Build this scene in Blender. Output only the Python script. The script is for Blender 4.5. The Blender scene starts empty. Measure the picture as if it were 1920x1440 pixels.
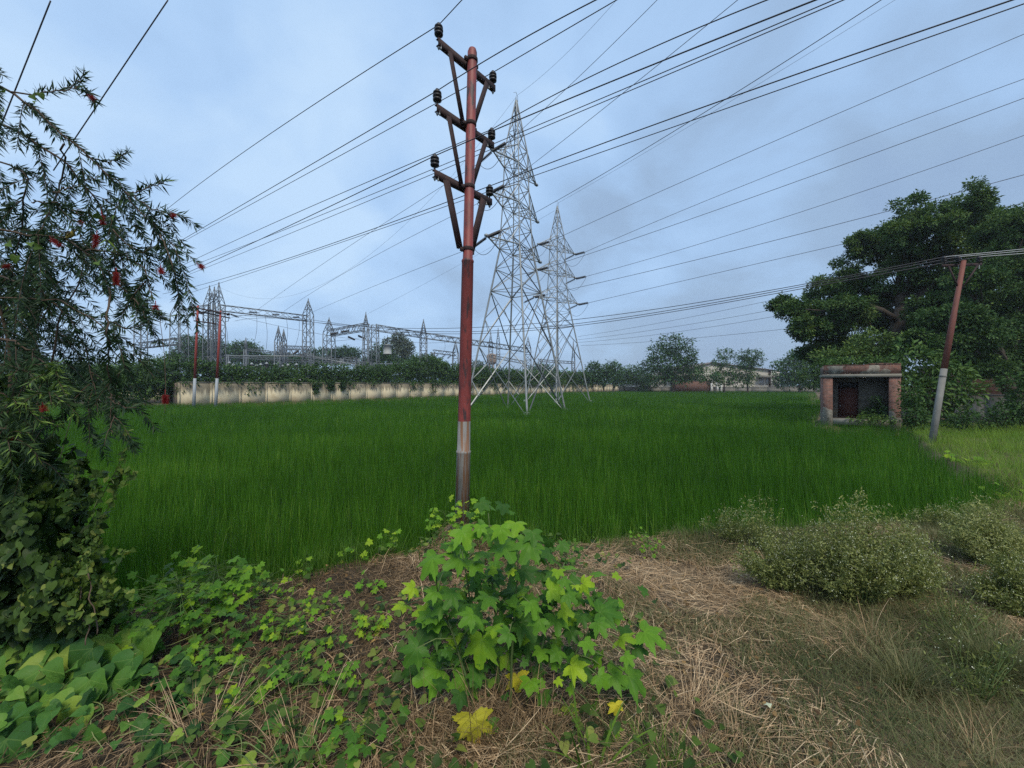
import bpy, math, random
import numpy as np
from mathutils import Vector
random.seed(7); rng = np.random.default_rng(11)
SC = bpy.context.scene
COL = SC.collection
PI = math.pi
# ------------------------------------------------------------------ camera
F, CZ, HY = 740.0, 2.2, 722.0
cam_d = bpy.data.cameras.new('camera'); cam = bpy.data.objects.new('camera', cam_d); COL.objects.link(cam)
cam.location = (0, 0, CZ); cam.rotation_euler = (math.radians(90), 0, 0)
cam_d.sensor_width = 36; cam_d.lens = F / 1920 * 36; cam_d.shift_y = 2 / 1920
cam_d.clip_start = 0.05; cam_d.clip_end = 4000
SC.camera = cam
# ------------------------------------------------------------------ sky
SUN_EL, SUN_AZ = 52, 165          # azimuth clockwise from +Y
w = bpy.data.worlds.new('World'); SC.world = w; w.use_nodes = True
nt = w.node_tree; nt.nodes.clear()
def wn(t, **k):
    n = nt.nodes.new(t)
    for a, b in k.items(): setattr(n, a, b)
    return n
out = wn('ShaderNodeOutputWorld'); bg = wn('ShaderNodeBackground'); bg.inputs[1].default_value = 0.11
sky = wn('ShaderNodeTexSky', sky_type='NISHITA'); sky.sun_disc = False
sky.sun_elevation = math.radians(SUN_EL); sky.sun_rotation = math.radians(SUN_AZ); sky.dust_density = 2.5; sky.air_density = 1.2
tc = wn('ShaderNodeTexCoord'); sep = wn('ShaderNodeSeparateXYZ'); nt.links.new(tc.outputs['Generated'], sep.inputs[0])
def wm(op, a, b=None, c=None):
    n = wn('ShaderNodeMath', operation=op)
    for i, v in enumerate((a, b, c)):
        if v is None: continue
        if isinstance(v, (int, float)): n.inputs[i].default_value = v
        else: nt.links.new(v, n.inputs[i])
    return n.outputs[0]
zz = wm('ADD', wm('MAXIMUM', sep.outputs[2], 0.0), 0.42)
cb = wn('ShaderNodeCombineXYZ')
nt.links.new(wm('DIVIDE', sep.outputs[0], zz), cb.inputs[0]); nt.links.new(wm('DIVIDE', sep.outputs[1], zz), cb.inputs[1])
def wnoise(scale, detail, rough, off):
    mp = wn('ShaderNodeMapping'); mp.inputs['Location'].default_value = off
    nt.links.new(cb.outputs[0], mp.inputs[0])
    n = wn('ShaderNodeTexNoise'); n.inputs['Scale'].default_value = scale; n.inputs['Detail'].default_value = detail
    n.inputs['Roughness'].default_value = rough; n.inputs['Distortion'].default_value = 0.4
    nt.links.new(mp.outputs[0], n.inputs['Vector']); return n.outputs[0]
n1 = wnoise(2.2, 9, 0.50, (3.1, 1.2, 0)); n2 = wnoise(0.9, 3, 0.5, (7.7, 4.0, 2))
nn = wm('MULTIPLY_ADD', wm('ADD', wm('MULTIPLY', n1, 0.70), wm('MULTIPLY', n2, 0.30)), 1.15, -0.035)
# the overcast is thinner and brighter to the left of the view, heavier to the right
side = wm('MULTIPLY_ADD', sep.outputs[0], -0.22, 0.0)
hgt = wm('MULTIPLY_ADD', wm('MAXIMUM', sep.outputs[2], 0.0), 0.16, -0.06)
nn = wm('ADD', wm('ADD', nn, side), hgt)
rp = wn('ShaderNodeValToRGB'); el = rp.color_ramp.elements
el[0].position = 0.27; el[0].color = (2.5, 3.6, 5.4, 1); el[1].position = 0.74; el[1].color = (4.7, 6.4, 8.5, 1)
e = el.new(0.40); e.color = (2.75, 3.95, 5.7, 1)
e = el.new(0.50); e.color = (3.25, 4.85, 7.2, 1)
e = el.new(0.60); e.color = (3.75, 5.5, 8.0, 1)
nt.links.new(nn, rp.inputs[0])
mx = wn('ShaderNodeMixRGB'); mx.inputs[0].default_value = 0.86
nt.links.new(sky.outputs[0], mx.inputs[1]); nt.links.new(rp.outputs[0], mx.inputs[2])
nt.links.new(mx.outputs[0], bg.inputs[0]); nt.links.new(bg.outputs[0], out.inputs[0])
# ------------------------------------------------------------------ sun
sl = bpy.data.lights.new('sun', 'SUN'); so = bpy.data.objects.new('sun', sl); COL.objects.link(so)
sl.energy = 2.6; sl.angle = math.radians(18); sl.color = (1.0, 0.90, 0.74)
a, e_ = math.radians(SUN_AZ), math.radians(SUN_EL)
sd = Vector((math.sin(a) * math.cos(e_), math.cos(a) * math.cos(e_), math.sin(e_)))
so.rotation_euler = sd.to_track_quat('Z', 'Y').to_euler()
SC.view_settings.view_transform = 'Standard'; SC.view_settings.look = 'None'
SC.view_settings.exposure = 0.22; SC.view_settings.gamma = 1.0
SC.cycles.use_denoising = False; SC.cycles.max_bounces = 6; SC.cycles.transparent_max_bounces = 8

# ================================================================== helpers
def P(px, py, d): return np.array([(px - 960) / F * d, d, CZ - (py - HY) / F * d])
def G(px, py, z=0.0):
    d = (CZ - z) * F / (py - HY); return np.array([(px - 960) / F * d, d, z])
def tag(o, label=None, cat=None, group=None, kind=None):
    if label: o['label'] = label
    if cat: o['category'] = cat
    if group: o['group'] = group
    if kind: o['kind'] = kind
    return o
def empty(name, loc=(0, 0, 0), rz=0, label=None, cat=None, group=None):
    o = bpy.data.objects.new(name, None); COL.objects.link(o); o.location = loc; o.rotation_euler = (0, 0, rz)
    o.empty_display_size = 0.2
    return tag(o, label, cat, group)
def copy_tree(o, parent=None):
    c = o.copy(); COL.objects.link(c); c.parent = parent
    for ch in [x for x in COL.objects if x.parent == o]: copy_tree(ch, c)
    return c
def norm(a):
    a = np.asarray(a, float); return a / np.maximum(np.linalg.norm(a, axis=-1, keepdims=True), 1e-9)

class MB:
    """collects geometry in numpy and links it as one mesh object"""
    def __init__(s): s.V = []; s.I = []; s.S = []; s.T = []; s.L = []; s.n = 0
    def raw(s, V, faces, tint=0.5, lp=None):
        V = np.asarray(V, float); k = len(V)
        s.V.append(V); s.S.append(np.array([len(f) for f in faces], int))
        s.I.append(np.array([i for f in faces for i in f], int) + s.n)
        s.T.append(np.full(k, tint, float) if np.isscalar(tint) else np.asarray(tint, float))
        s.L.append(np.zeros((k, 3)) if lp is None else lp); s.n += k
    def box(s, c, h, ax=None, tint=0.5):
        c = np.asarray(c, float); A = np.eye(3) if ax is None else np.array(ax, float)
        q = [(x, y, z) for x in (-1, 1) for y in (-1, 1) for z in (-1, 1)]
        V = [c + A[0] * h[0] * x + A[1] * h[1] * y + A[2] * h[2] * z for x, y, z in q]
        s.raw(V, [(0, 1, 3, 2), (4, 6, 7, 5), (0, 4, 5, 1), (2, 3, 7, 6), (0, 2, 6, 4), (1, 5, 7, 3)], tint)
    def bar(s, p, q, w, h=None, up=(0, 0, 1), tint=0.5):
        p = np.asarray(p, float); q = np.asarray(q, float); d = q - p; L = np.linalg.norm(d)
        if L < 1e-6: return
        d = d / L; u = np.array(up, float)
        if abs(d @ u) > 0.97: u = np.array([1.0, 0, 0])
        a = norm(np.cross(d, u)); b = np.cross(a, d)
        s.box((p + q) / 2, (L / 2, w / 2, (h or w) / 2), (d, a, b), tint)
    def angle(s, p, q, w, tint=0.5):
        """an L profile, as lattice steel is"""
        p = np.asarray(p, float); q = np.asarray(q, float); d = norm(q - p)
        u = np.array([0, 0, 1.0]) if abs(d[2]) < 0.97 else np.array([1.0, 0, 0])
        a = norm(np.cross(d, u)); b = np.cross(a, d); t = w * 0.16
        A = [a * 0 + b * 0, a * w, a * w + b * t, a * t + b * t, a * t + b * w, b * w]
        V = [p + x - (a + b) * w * .35 for x in A] + [q + x - (a + b) * w * .35 for x in A]
        f = [(i, (i + 1) % 6, (i + 1) % 6 + 6, i + 6) for i in range(6)]
        s.raw(V, f, tint)
    def tube(s, pts, r, n=6, tint=0.5, cap=True):
        pts = np.asarray(pts, float); m = len(pts); r = np.full(m, r) if np.isscalar(r) else np.asarray(r, float)
        if len(r) != m: r = np.linspace(r[0], r[-1], m)
        t = np.zeros_like(pts); t[1:-1] = pts[2:] - pts[:-2]; t[0] = pts[1] - pts[0]; t[-1] = pts[-1] - pts[-2]; t = norm(t)
        u = np.array([0, 0, 1.0]) if abs(t[0][2]) < .9 else np.array([0, 1.0, 0])
        V = []
        a = norm(np.cross(t[0], u))
        for i in range(m):
            a = norm(a - t[i] * (a @ t[i])); b = np.cross(t[i], a)
            for k in range(n):
                g = 2 * PI * k / n; V.append(pts[i] + (a * math.cos(g) + b * math.sin(g)) * r[i])
        f = [(i * n + k, i * n + (k + 1) % n, (i + 1) * n + (k + 1) % n, (i + 1) * n + k) for i in range(m - 1) for k in range(n)]
        if cap: f += [tuple(range(n))[::-1], tuple((m - 1) * n + k for k in range(n))]
        s.raw(V, f, tint)
    def lathe(s, p, axis, prof, n=10, tint=0.5):
        """prof = [(distance along axis, radius)]"""
        p = np.asarray(p, float); ax = norm(axis); u = np.array([0, 0, 1.0]) if abs(ax[2]) < .9 else np.array([1.0, 0, 0])
        a = norm(np.cross(ax, u)); b = np.cross(ax, a); V = []
        for (l, r) in prof:
            for k in range(n):
                g = 2 * PI * k / n; V.append(p + ax * l + (a * math.cos(g) + b * math.sin(g)) * r)
        m = len(prof)
        f = [(i * n + k, i * n + (k + 1) % n, (i + 1) * n + (k + 1) % n, (i + 1) * n + k) for i in range(m - 1) for k in range(n)]
        f += [tuple(range(n))[::-1], tuple((m - 1) * n + k for k in range(n))]
        s.raw(V, f, tint)
    def leaves(s, tpl, pos, A, N, L, W=None, tint=0.5, bend=None):
        """tpl=(verts (u along, v across, w up), faces); one copy per row of pos"""
        TV, TF = tpl; pos = np.asarray(pos, float); k = len(pos)
        if k == 0: return
        A = norm(np.broadcast_to(A, (k, 3))); N = np.broadcast_to(N, (k, 3)); B = norm(np.cross(N, A)); N = np.cross(A, B)
        L = np.broadcast_to(L, (k,)).astype(float); W = L if W is None else np.broadcast_to(W, (k,)).astype(float)
        m = len(TV); u, v, w_ = TV[:, 0], TV[:, 1], TV[:, 2]
        ww = np.broadcast_to(w_, (k, m)) if bend is None else w_[None] + np.asarray(bend)[:, None] * (u ** 2)[None]
        V = pos[:, None] + A[:, None] * (u[None] * L[:, None])[..., None] + B[:, None] * (v[None] * W[:, None])[..., None] + N[:, None] * (ww * L[:, None])[..., None]
        s.V.append(V.reshape(-1, 3))
        base = (np.arange(k) * m)[:, None] + s.n
        flat = np.array([i for f in TF for i in f], int); sz = np.array([len(f) for f in TF], int)
        s.I.append((base + flat[None]).ravel()); s.S.append(np.tile(sz, k))
        tint = np.broadcast_to(tint, (k,)); s.T.append(np.repeat(tint, m))
        s.L.append(np.tile(TV * np.array([1, 1, 0.0]), (k, 1))); s.n += k * m
    def build(s, name, mat, parent=None, smooth=False, loc=None):
        V = np.concatenate(s.V); I = np.concatenate(s.I); S = np.concatenate(s.S)
        me = bpy.data.meshes.new(name)
        me.vertices.add(len(V)); me.loops.add(len(I)); me.polygons.add(len(S))
        if loc is not None: V = V - np.asarray(loc)
        me.vertices.foreach_set('co', V.astype(np.float32).ravel())
        me.loops.foreach_set('vertex_index', I.astype(np.int32))
        st = np.concatenate([[0], np.cumsum(S)[:-1]]).astype(np.int32)
        me.polygons.foreach_set('loop_start', st)
        try: me.polygons.foreach_set('loop_total', S.astype(np.int32))
        except Exception: pass
        at = me.attributes.new('tint', 'FLOAT', 'POINT'); at.data.foreach_set('value', np.concatenate(s.T).astype(np.float32))
        L = np.concatenate(s.L)
        if np.any(L): at = me.attributes.new('lp', 'FLOAT_VECTOR', 'POINT'); at.data.foreach_set('vector', L.astype(np.float32).ravel())
        me.materials.append(mat); me.update(calc_edges=True)
        if smooth: me.polygons.foreach_set('use_smooth', np.ones(len(S), bool))
        o = bpy.data.objects.new(name, me); COL.objects.link(o)
        if loc is not None: o.location = loc
        if parent is not None:
            o.parent = parent
        return o
# part meshes are written in world space: give the child the inverse of its parent's placement
def part(mb, name, mat, parent, smooth=False):
    loc = np.array(parent.location)
    o = mb.build(name, mat, parent, smooth, loc=tuple(loc))
    o.location = (0, 0, 0)
    return o

# ------------------------------------------------------------------ materials
def material(name, ramp, rough=0.7, noise=None, mixn=0.3, trans=0.0, metal=0.0, bump=None, spec=0.3, sheen=0):
    """ramp: [(pos,(r,g,b))] driven by the 'tint' attribute plus an object-space noise"""
    m = bpy.data.materials.new(name); m.use_nodes = True; t = m.node_tree; t.nodes.clear()
    N = lambda ty: t.nodes.new(ty); Lk = t.links.new
    o = N('ShaderNodeOutputMaterial'); b = N('ShaderNodeBsdfPrincipled')
    b.inputs['Roughness'].default_value = rough; b.inputs['Metallic'].default_value = metal
    b.inputs['Specular IOR Level'].default_value = spec if not trans else spec * .38
    at = N('ShaderNodeAttribute'); at.attribute_name = 'tint'; fac = at.outputs['Fac']
    tcn = N('ShaderNodeTexCoord')
    if noise:
        n = N('ShaderNodeTexNoise'); n.inputs['Scale'].default_value = noise; n.inputs['Detail'].default_value = 6; n.inputs['Roughness'].default_value = .6
        Lk(tcn.outputs['Object'], n.inputs['Vector'])
        q = N('ShaderNodeMath'); q.operation = 'MULTIPLY_ADD'; Lk(n.outputs[0], q.inputs[0]); q.inputs[1].default_value = mixn * 2; q.inputs[2].default_value = -mixn
        q2 = N('ShaderNodeMath'); q2.operation = 'ADD'; Lk(fac, q2.inputs[0]); Lk(q.outputs[0], q2.inputs[1]); fac = q2.outputs[0]
    r = N('ShaderNodeValToRGB'); Lk(fac, r.inputs[0]); el = r.color_ramp.elements
    ps = ramp if len(ramp) > 1 else [ramp[0], (1.0, ramp[0][1])]
    el[0].position = ps[0][0]; el[0].color = (*ps[0][1], 1); el[1].position = ps[-1][0]; el[1].color = (*ps[-1][1], 1)
    for p_, c_ in ps[1:-1]: x = el.new(p_); x.color = (*c_, 1)
    Lk(r.outputs[0], b.inputs['Base Color'])
    if bump:
        n = N('ShaderNodeTexNoise'); n.inputs['Scale'].default_value = bump[0]; n.inputs['Detail'].default_value = 5; Lk(tcn.outputs['Object'], n.inputs['Vector'])
        bp = N('ShaderNodeBump'); bp.inputs['Strength'].default_value = bump[1]; bp.inputs['Distance'].default_value = bump[2]
        Lk(n.outputs[0], bp.inputs['Height']); Lk(bp.outputs[0], b.inputs['Normal'])
    sh = b.outputs[0]
    if trans:
        tr = N('ShaderNodeBsdfTranslucent'); g = N('ShaderNodeMixRGB'); g.blend_type = 'MULTIPLY'; g.inputs[0].default_value = 1
        Lk(r.outputs[0], g.inputs[1]); g.inputs[2].default_value = (1.25, 1.35, .55, 1); Lk(g.outputs[0], tr.inputs[0])
        mxs = N('ShaderNodeMixShader'); mxs.inputs[0].default_value = trans; Lk(b.outputs[0], mxs.inputs[1]); Lk(tr.outputs[0], mxs.inputs[2]); sh = mxs.outputs[0]
    Lk(sh, o.inputs[0])
    m['_r'] = 1
    return m
def nodes_of(m): return m.node_tree, m.node_tree.nodes, m.node_tree.links

M = {}
M['rice'] = material('rice_leaf', [(0, (.019, .062, .007)), (.45, (.046, .135, .012)), (.8, (.085, .205, .018)), (1, (.18, .29, .045))], .55, trans=.28, spec=.25)
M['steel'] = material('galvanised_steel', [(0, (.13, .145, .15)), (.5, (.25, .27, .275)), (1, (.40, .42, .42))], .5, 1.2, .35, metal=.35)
M['steel_dark'] = material('weathered_shaded_steel', [(0, (.07, .08, .095)), (.5, (.13, .15, .17)), (1, (.22, .245, .26))], .6, .8, .3, metal=.25)  # gantry steel; on the pylons its dark tone stands in for shade
M['disc'] = material('glazed_insulator', [(0, (.012, .012, .015)), (1, (.03, .028, .03))], .45, 3, .2, spec=.35)
M['wire'] = material('conductor', [(0, (.035, .035, .042)), (1, (.06, .06, .07))], .55, metal=.2)
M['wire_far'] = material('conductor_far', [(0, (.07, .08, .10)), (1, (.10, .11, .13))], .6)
M['wire_pale'] = material('aluminium_conductor', [(0, (.32, .34, .36)), (1, (.4, .42, .44))], .5, metal=.3)
M['rust'] = material('rusted_channel', [(0, (.016, .011, .012)), (.5, (.034, .020, .020)), (1, (.075, .028, .024))], .8, 14, .5, bump=(60, .5, .004))
M['bark'] = material('bark', [(0, (.025, .02, .016)), (.5, (.055, .045, .036)), (1, (.11, .09, .07))], .9, 6, .5, bump=(20, .6, .02))
M['twig'] = material('twig', [(0, (.045, .03, .022)), (1, (.12, .085, .06))], .85, 30, .4)
M['needle'] = material('narrow_leaf', [(0, (.012, .028, .015)), (.5, (.026, .054, .026)), (.8, (.05, .095, .034)), (1, (.17, .27, .05))], .5, trans=.2, spec=.35)
M['brush'] = material('red_stamens', [(0, (.11, .010, .014)), (.6, (.26, .024, .028)), (1, (.40, .07, .05))], .6, trans=.25)
M['tree'] = material('broad_leaf', [(0, (.022, .055, .020)), (.4, (.045, .095, .030)), (.75, (.085, .145, .042)), (1, (.14, .20, .05))], .6, .35, .22, trans=.15)
M['tree_far'] = material('far_leaf', [(0, (.022, .058, .020)), (.5, (.042, .098, .030)), (1, (.085, .15, .045))], .7, .1, .25, trans=.1)
M['hedge'] = material('creeper_leaf', [(0, (.020, .050, .016)), (.5, (.050, .105, .030)), (1, (.11, .18, .045))], .6, .3, .3, trans=.15)
M['gum'] = material('grey_green_leaf', [(0, (.05, .07, .045)), (.5, (.09, .12, .08)), (1, (.15, .19, .13))], .7, .3, .2, trans=.1)
M['straw'] = material('dry_straw', [(0, (.06, .040, .022)), (.35, (.17, .115, .062)), (.7, (.44, .30, .175)), (1, (.64, .49, .31))], .8, trans=.1)
M['grass'] = material('olive_grass', [(0, (.04, .058, .022)), (.4, (.085, .105, .042)), (.75, (.17, .165, .08)), (1, (.30, .25, .14))], .75, trans=.2)
M['lush'] = material('yellow_green_grass', [(0, (.05, .11, .016)), (.5, (.11, .205, .026)), (1, (.22, .31, .05))], .65, trans=.3)
M['vine'] = material('heart_leaf', [(0, (.014, .032, .008)), (.4, (.038, .075, .015)), (.75, (.085, .145, .025)), (1, (.20, .23, .05))], .5, 25, .08, trans=.2, spec=.35)
M['dead'] = material('dead_leaf', [(0, (.05, .03, .018)), (.5, (.16, .10, .045)), (.8, (.30, .20, .09)), (1, (.55, .28, .03))], .75, 20, .15, trans=.15)
M['stem'] = material('green_stem', [(0, (.035, .06, .02)), (.6, (.09, .14, .04)), (1, (.2, .22, .08))], .6)
M['weedleaf'] = material('fine_weed_leaf', [(0, (.07, .09, .025)), (.5, (.19, .215, .065)), (1, (.32, .34, .14))], .7, trans=.25)
M['floret'] = material('white_floret', [(0, (.30, .34, .20)), (1, (.52, .54, .40))], .8)
M['red_roofing'] = material('sheet_roof', [(0, (.10, .09, .09)), (1, (.2, .18, .17))], .7, .3, .3)
M['cream'] = material('cream_render', [(0, (.34, .32, .27)), (1, (.62, .60, .54))], .85, .25, .4)
M['white'] = material('white_paint', [(0, (.6, .61, .6)), (1, (.75, .75, .73))], .7, .5, .2)
M['dark'] = material('dark_opening', [(0, (.012, .012, .014)), (1, (.03, .03, .032))], .7)
M['blue'] = material('blue_sheet', [(0, (.03, .15, .36)), (1, (.05, .22, .48))], .6, .4, .3)
M['tank'] = material('tank_concrete', [(0, (.20, .15, .12)), (1, (.34, .27, .22))], .9, .4, .4)
M['grey'] = material('grey_cabinet', [(0, (.24, .26, .27)), (1, (.36, .38, .38))], .6, .8, .3)
M['door'] = material('rusty_door', [(0, (.035, .012, .010)), (.5, (.075, .024, .018)), (1, (.12, .05, .035))], .75, 2.5, .45, bump=(40, .3, .003))
M['slab'] = material('worn_concrete', [(0, (.10, .10, .085)), (.5, (.20, .19, .16)), (1, (.32, .30, .25))], .9, 2.2, .5, bump=(30, .5, .01))

def leaf_veins(name, cols, angs, rough=.45, trans=.25):
    """broad leaf with paler veins along the lobes, laid out in the leaf's own coordinates"""
    m = material(name, cols, rough, 14, .17, trans, spec=.35); t, N, L = nodes_of(m)
    at = N.new('ShaderNodeAttribute'); at.attribute_name = 'lp'; sp = N.new('ShaderNodeSeparateXYZ'); L.new(at.outputs['Vector'], sp.inputs[0])
    def mt(op, a, b=None, c=None):
        n = N.new('ShaderNodeMath'); n.operation = op
        for i, v in enumerate((a, b, c)):
            if v is None: continue
            if isinstance(v, (int, float)): n.inputs[i].default_value = v
            else: L.new(v, n.inputs[i])
        return n.outputs[0]
    cur = None
    for an in angs:
        s_, c_ = math.sin(an), math.cos(an)
        dist = mt('ABSOLUTE', mt('SUBTRACT', mt('MULTIPLY', sp.outputs[0], s_), mt('MULTIPLY', sp.outputs[1], c_)))
        al = mt('ADD', mt('MULTIPLY', sp.outputs[0], c_), mt('MULTIPLY', sp.outputs[1], s_))
        dist = mt('ADD', dist, mt('MULTIPLY', mt('LESS_THAN', al, 0.0), 1.0))
        cur = dist if cur is None else mt('MINIMUM', cur, dist)
    rad = mt('SQRT', mt('ADD', mt('MULTIPLY', sp.outputs[0], sp.outputs[0]), mt('MULTIPLY', sp.outputs[1], sp.outputs[1])))
    side = mt('ABSOLUTE', mt('SINE', mt('MULTIPLY', mt('SUBTRACT', rad, mt('MULTIPLY', cur, 1.1)), 32.0)))
    sidev = mt('MULTIPLY', mt('LESS_THAN', side, 0.10), 0.35)
    v = mt('MAXIMUM', mt('MULTIPLY', mt('LESS_THAN', cur, 0.010), 0.8), sidev)
    bs = [n for n in N if n.type == 'BSDF_PRINCIPLED'][0]; src = bs.inputs['Base Color'].links[0].from_socket
    mxc = N.new('ShaderNodeMixRGB'); L.new(mt('MULTIPLY', v, .55), mxc.inputs[0]); L.new(src, mxc.inputs[1])
    br = N.new('ShaderNodeMixRGB'); br.blend_type = 'ADD'; br.inputs[0].default_value = 1; L.new(src, br.inputs[1]); br.inputs[2].default_value = (.09, .11, .03, 1)
    L.new(br.outputs[0], mxc.inputs[2]); L.new(mxc.outputs[0], bs.inputs['Base Color'])
    bp = N.new('ShaderNodeBump'); bp.inputs['Strength'].default_value = .5; bp.inputs['Distance'].default_value = .004; L.new(mt('SUBTRACT', 1.0, v), bp.inputs['Height']); L.new(bp.outputs[0], bs.inputs['Normal'])
    return m
VA = [0, math.radians(48), -math.radians(48), math.radians(100), -math.radians(100)]
M['lobed'] = leaf_veins('lobed_leaf', [(0, (.022, .066, .014)), (.4, (.052, .140, .018)), (.7, (.115, .255, .018)), (1, (.26, .38, .020))], VA)
M['lobed_yellow'] = leaf_veins('yellowing_leaf', [(0, (.20, .24, .03)), (1, (.55, .48, .04))], VA)
M['bigheart'] = leaf_veins('big_heart_leaf', [(0, (.022, .062, .018)), (.4, (.050, .135, .028)), (.75, (.11, .23, .035)), (1, (.22, .31, .05))], [0, .5, -.5, 1.1, -1.1])

def tex_chain(m):
    return nodes_of(m)
def stained_wall(name, base, stain, foot, ztop, zbot):
    m = material(name, base, .9, .6, .35, bump=(8, .4, .02)); t, N, L = nodes_of(m)
    tcn = N.new('ShaderNodeTexCoord'); sp = N.new('ShaderNodeSeparateXYZ'); L.new(tcn.outputs['Object'], sp.inputs[0])
    bs = [n for n in N if n.type == 'BSDF_PRINCIPLED'][0]; src = bs.inputs['Base Color'].links[0].from_socket
    def noise(sc, vec_scale, rough=.6, det=6):
        mp = N.new('ShaderNodeMapping'); mp.inputs['Scale'].default_value = vec_scale; L.new(tcn.outputs['Object'], mp.inputs[0])
        n = N.new('ShaderNodeTexNoise'); n.inputs['Scale'].default_value = sc; n.inputs['Detail'].default_value = det; n.inputs['Roughness'].default_value = rough
        L.new(mp.outputs[0], n.inputs['Vector']); return n.outputs[0]
    def mt(op, a, b=None, c=None, clamp=False):
        n = N.new('ShaderNodeMath'); n.operation = op; n.use_clamp = clamp
        for i, v in enumerate((a, b, c)):
            if v is None: continue
            if isinstance(v, (int, float)): n.inputs[i].default_value = v
            else: L.new(v, n.inputs[i])
        return n.outputs[0]
    H = mt('DIVIDE', mt('SUBTRACT', ztop, sp.outputs[2]), ztop - zbot)       # 0 at the coping, 1 at the foot
    st = noise(3.2, (1, 1, .10), .65); drip = mt('MULTIPLY', mt('SUBTRACT', mt('ADD', st, .02), mt('MULTIPLY', H, .95)), 4.0, clamp=True)
    rp2 = mt('MULTIPLY', drip, .75)
    m1 = N.new('ShaderNodeMixRGB'); L.new(rp2, m1.inputs[0]); L.new(src, m1.inputs[1]); m1.inputs[2].default_value = (*stain, 1)
    ft = mt('MULTIPLY', mt('SUBTRACT', mt('ADD', noise(.9, (1, 1, 1)), mt('MULTIPLY', H, .7)), 1.0), 3.0, clamp=True)
    m2 = N.new('ShaderNodeMixRGB'); L.new(mt('MULTIPLY', ft, .55), m2.inputs[0]); L.new(m1.outputs[0], m2.inputs[1]); m2.inputs[2].default_value = (*foot, 1)
    L.new(m2.outputs[0], bs.inputs['Base Color']); return m
M['wall'] = stained_wall('stained_cream_wall', [(0, (.50, .43, .28)), (.6, (.68, .60, .42)), (1, (.76, .69, .50))], (.075, .065, .05), (.34, .24, .13), 2.45, -.2)
M['wallgrey'] = stained_wall('stained_grey_wall', [(0, (.13, .125, .11)), (1, (.30, .29, .26))], (.05, .05, .045), (.16, .14, .11), 1.7, -.2)

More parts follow.
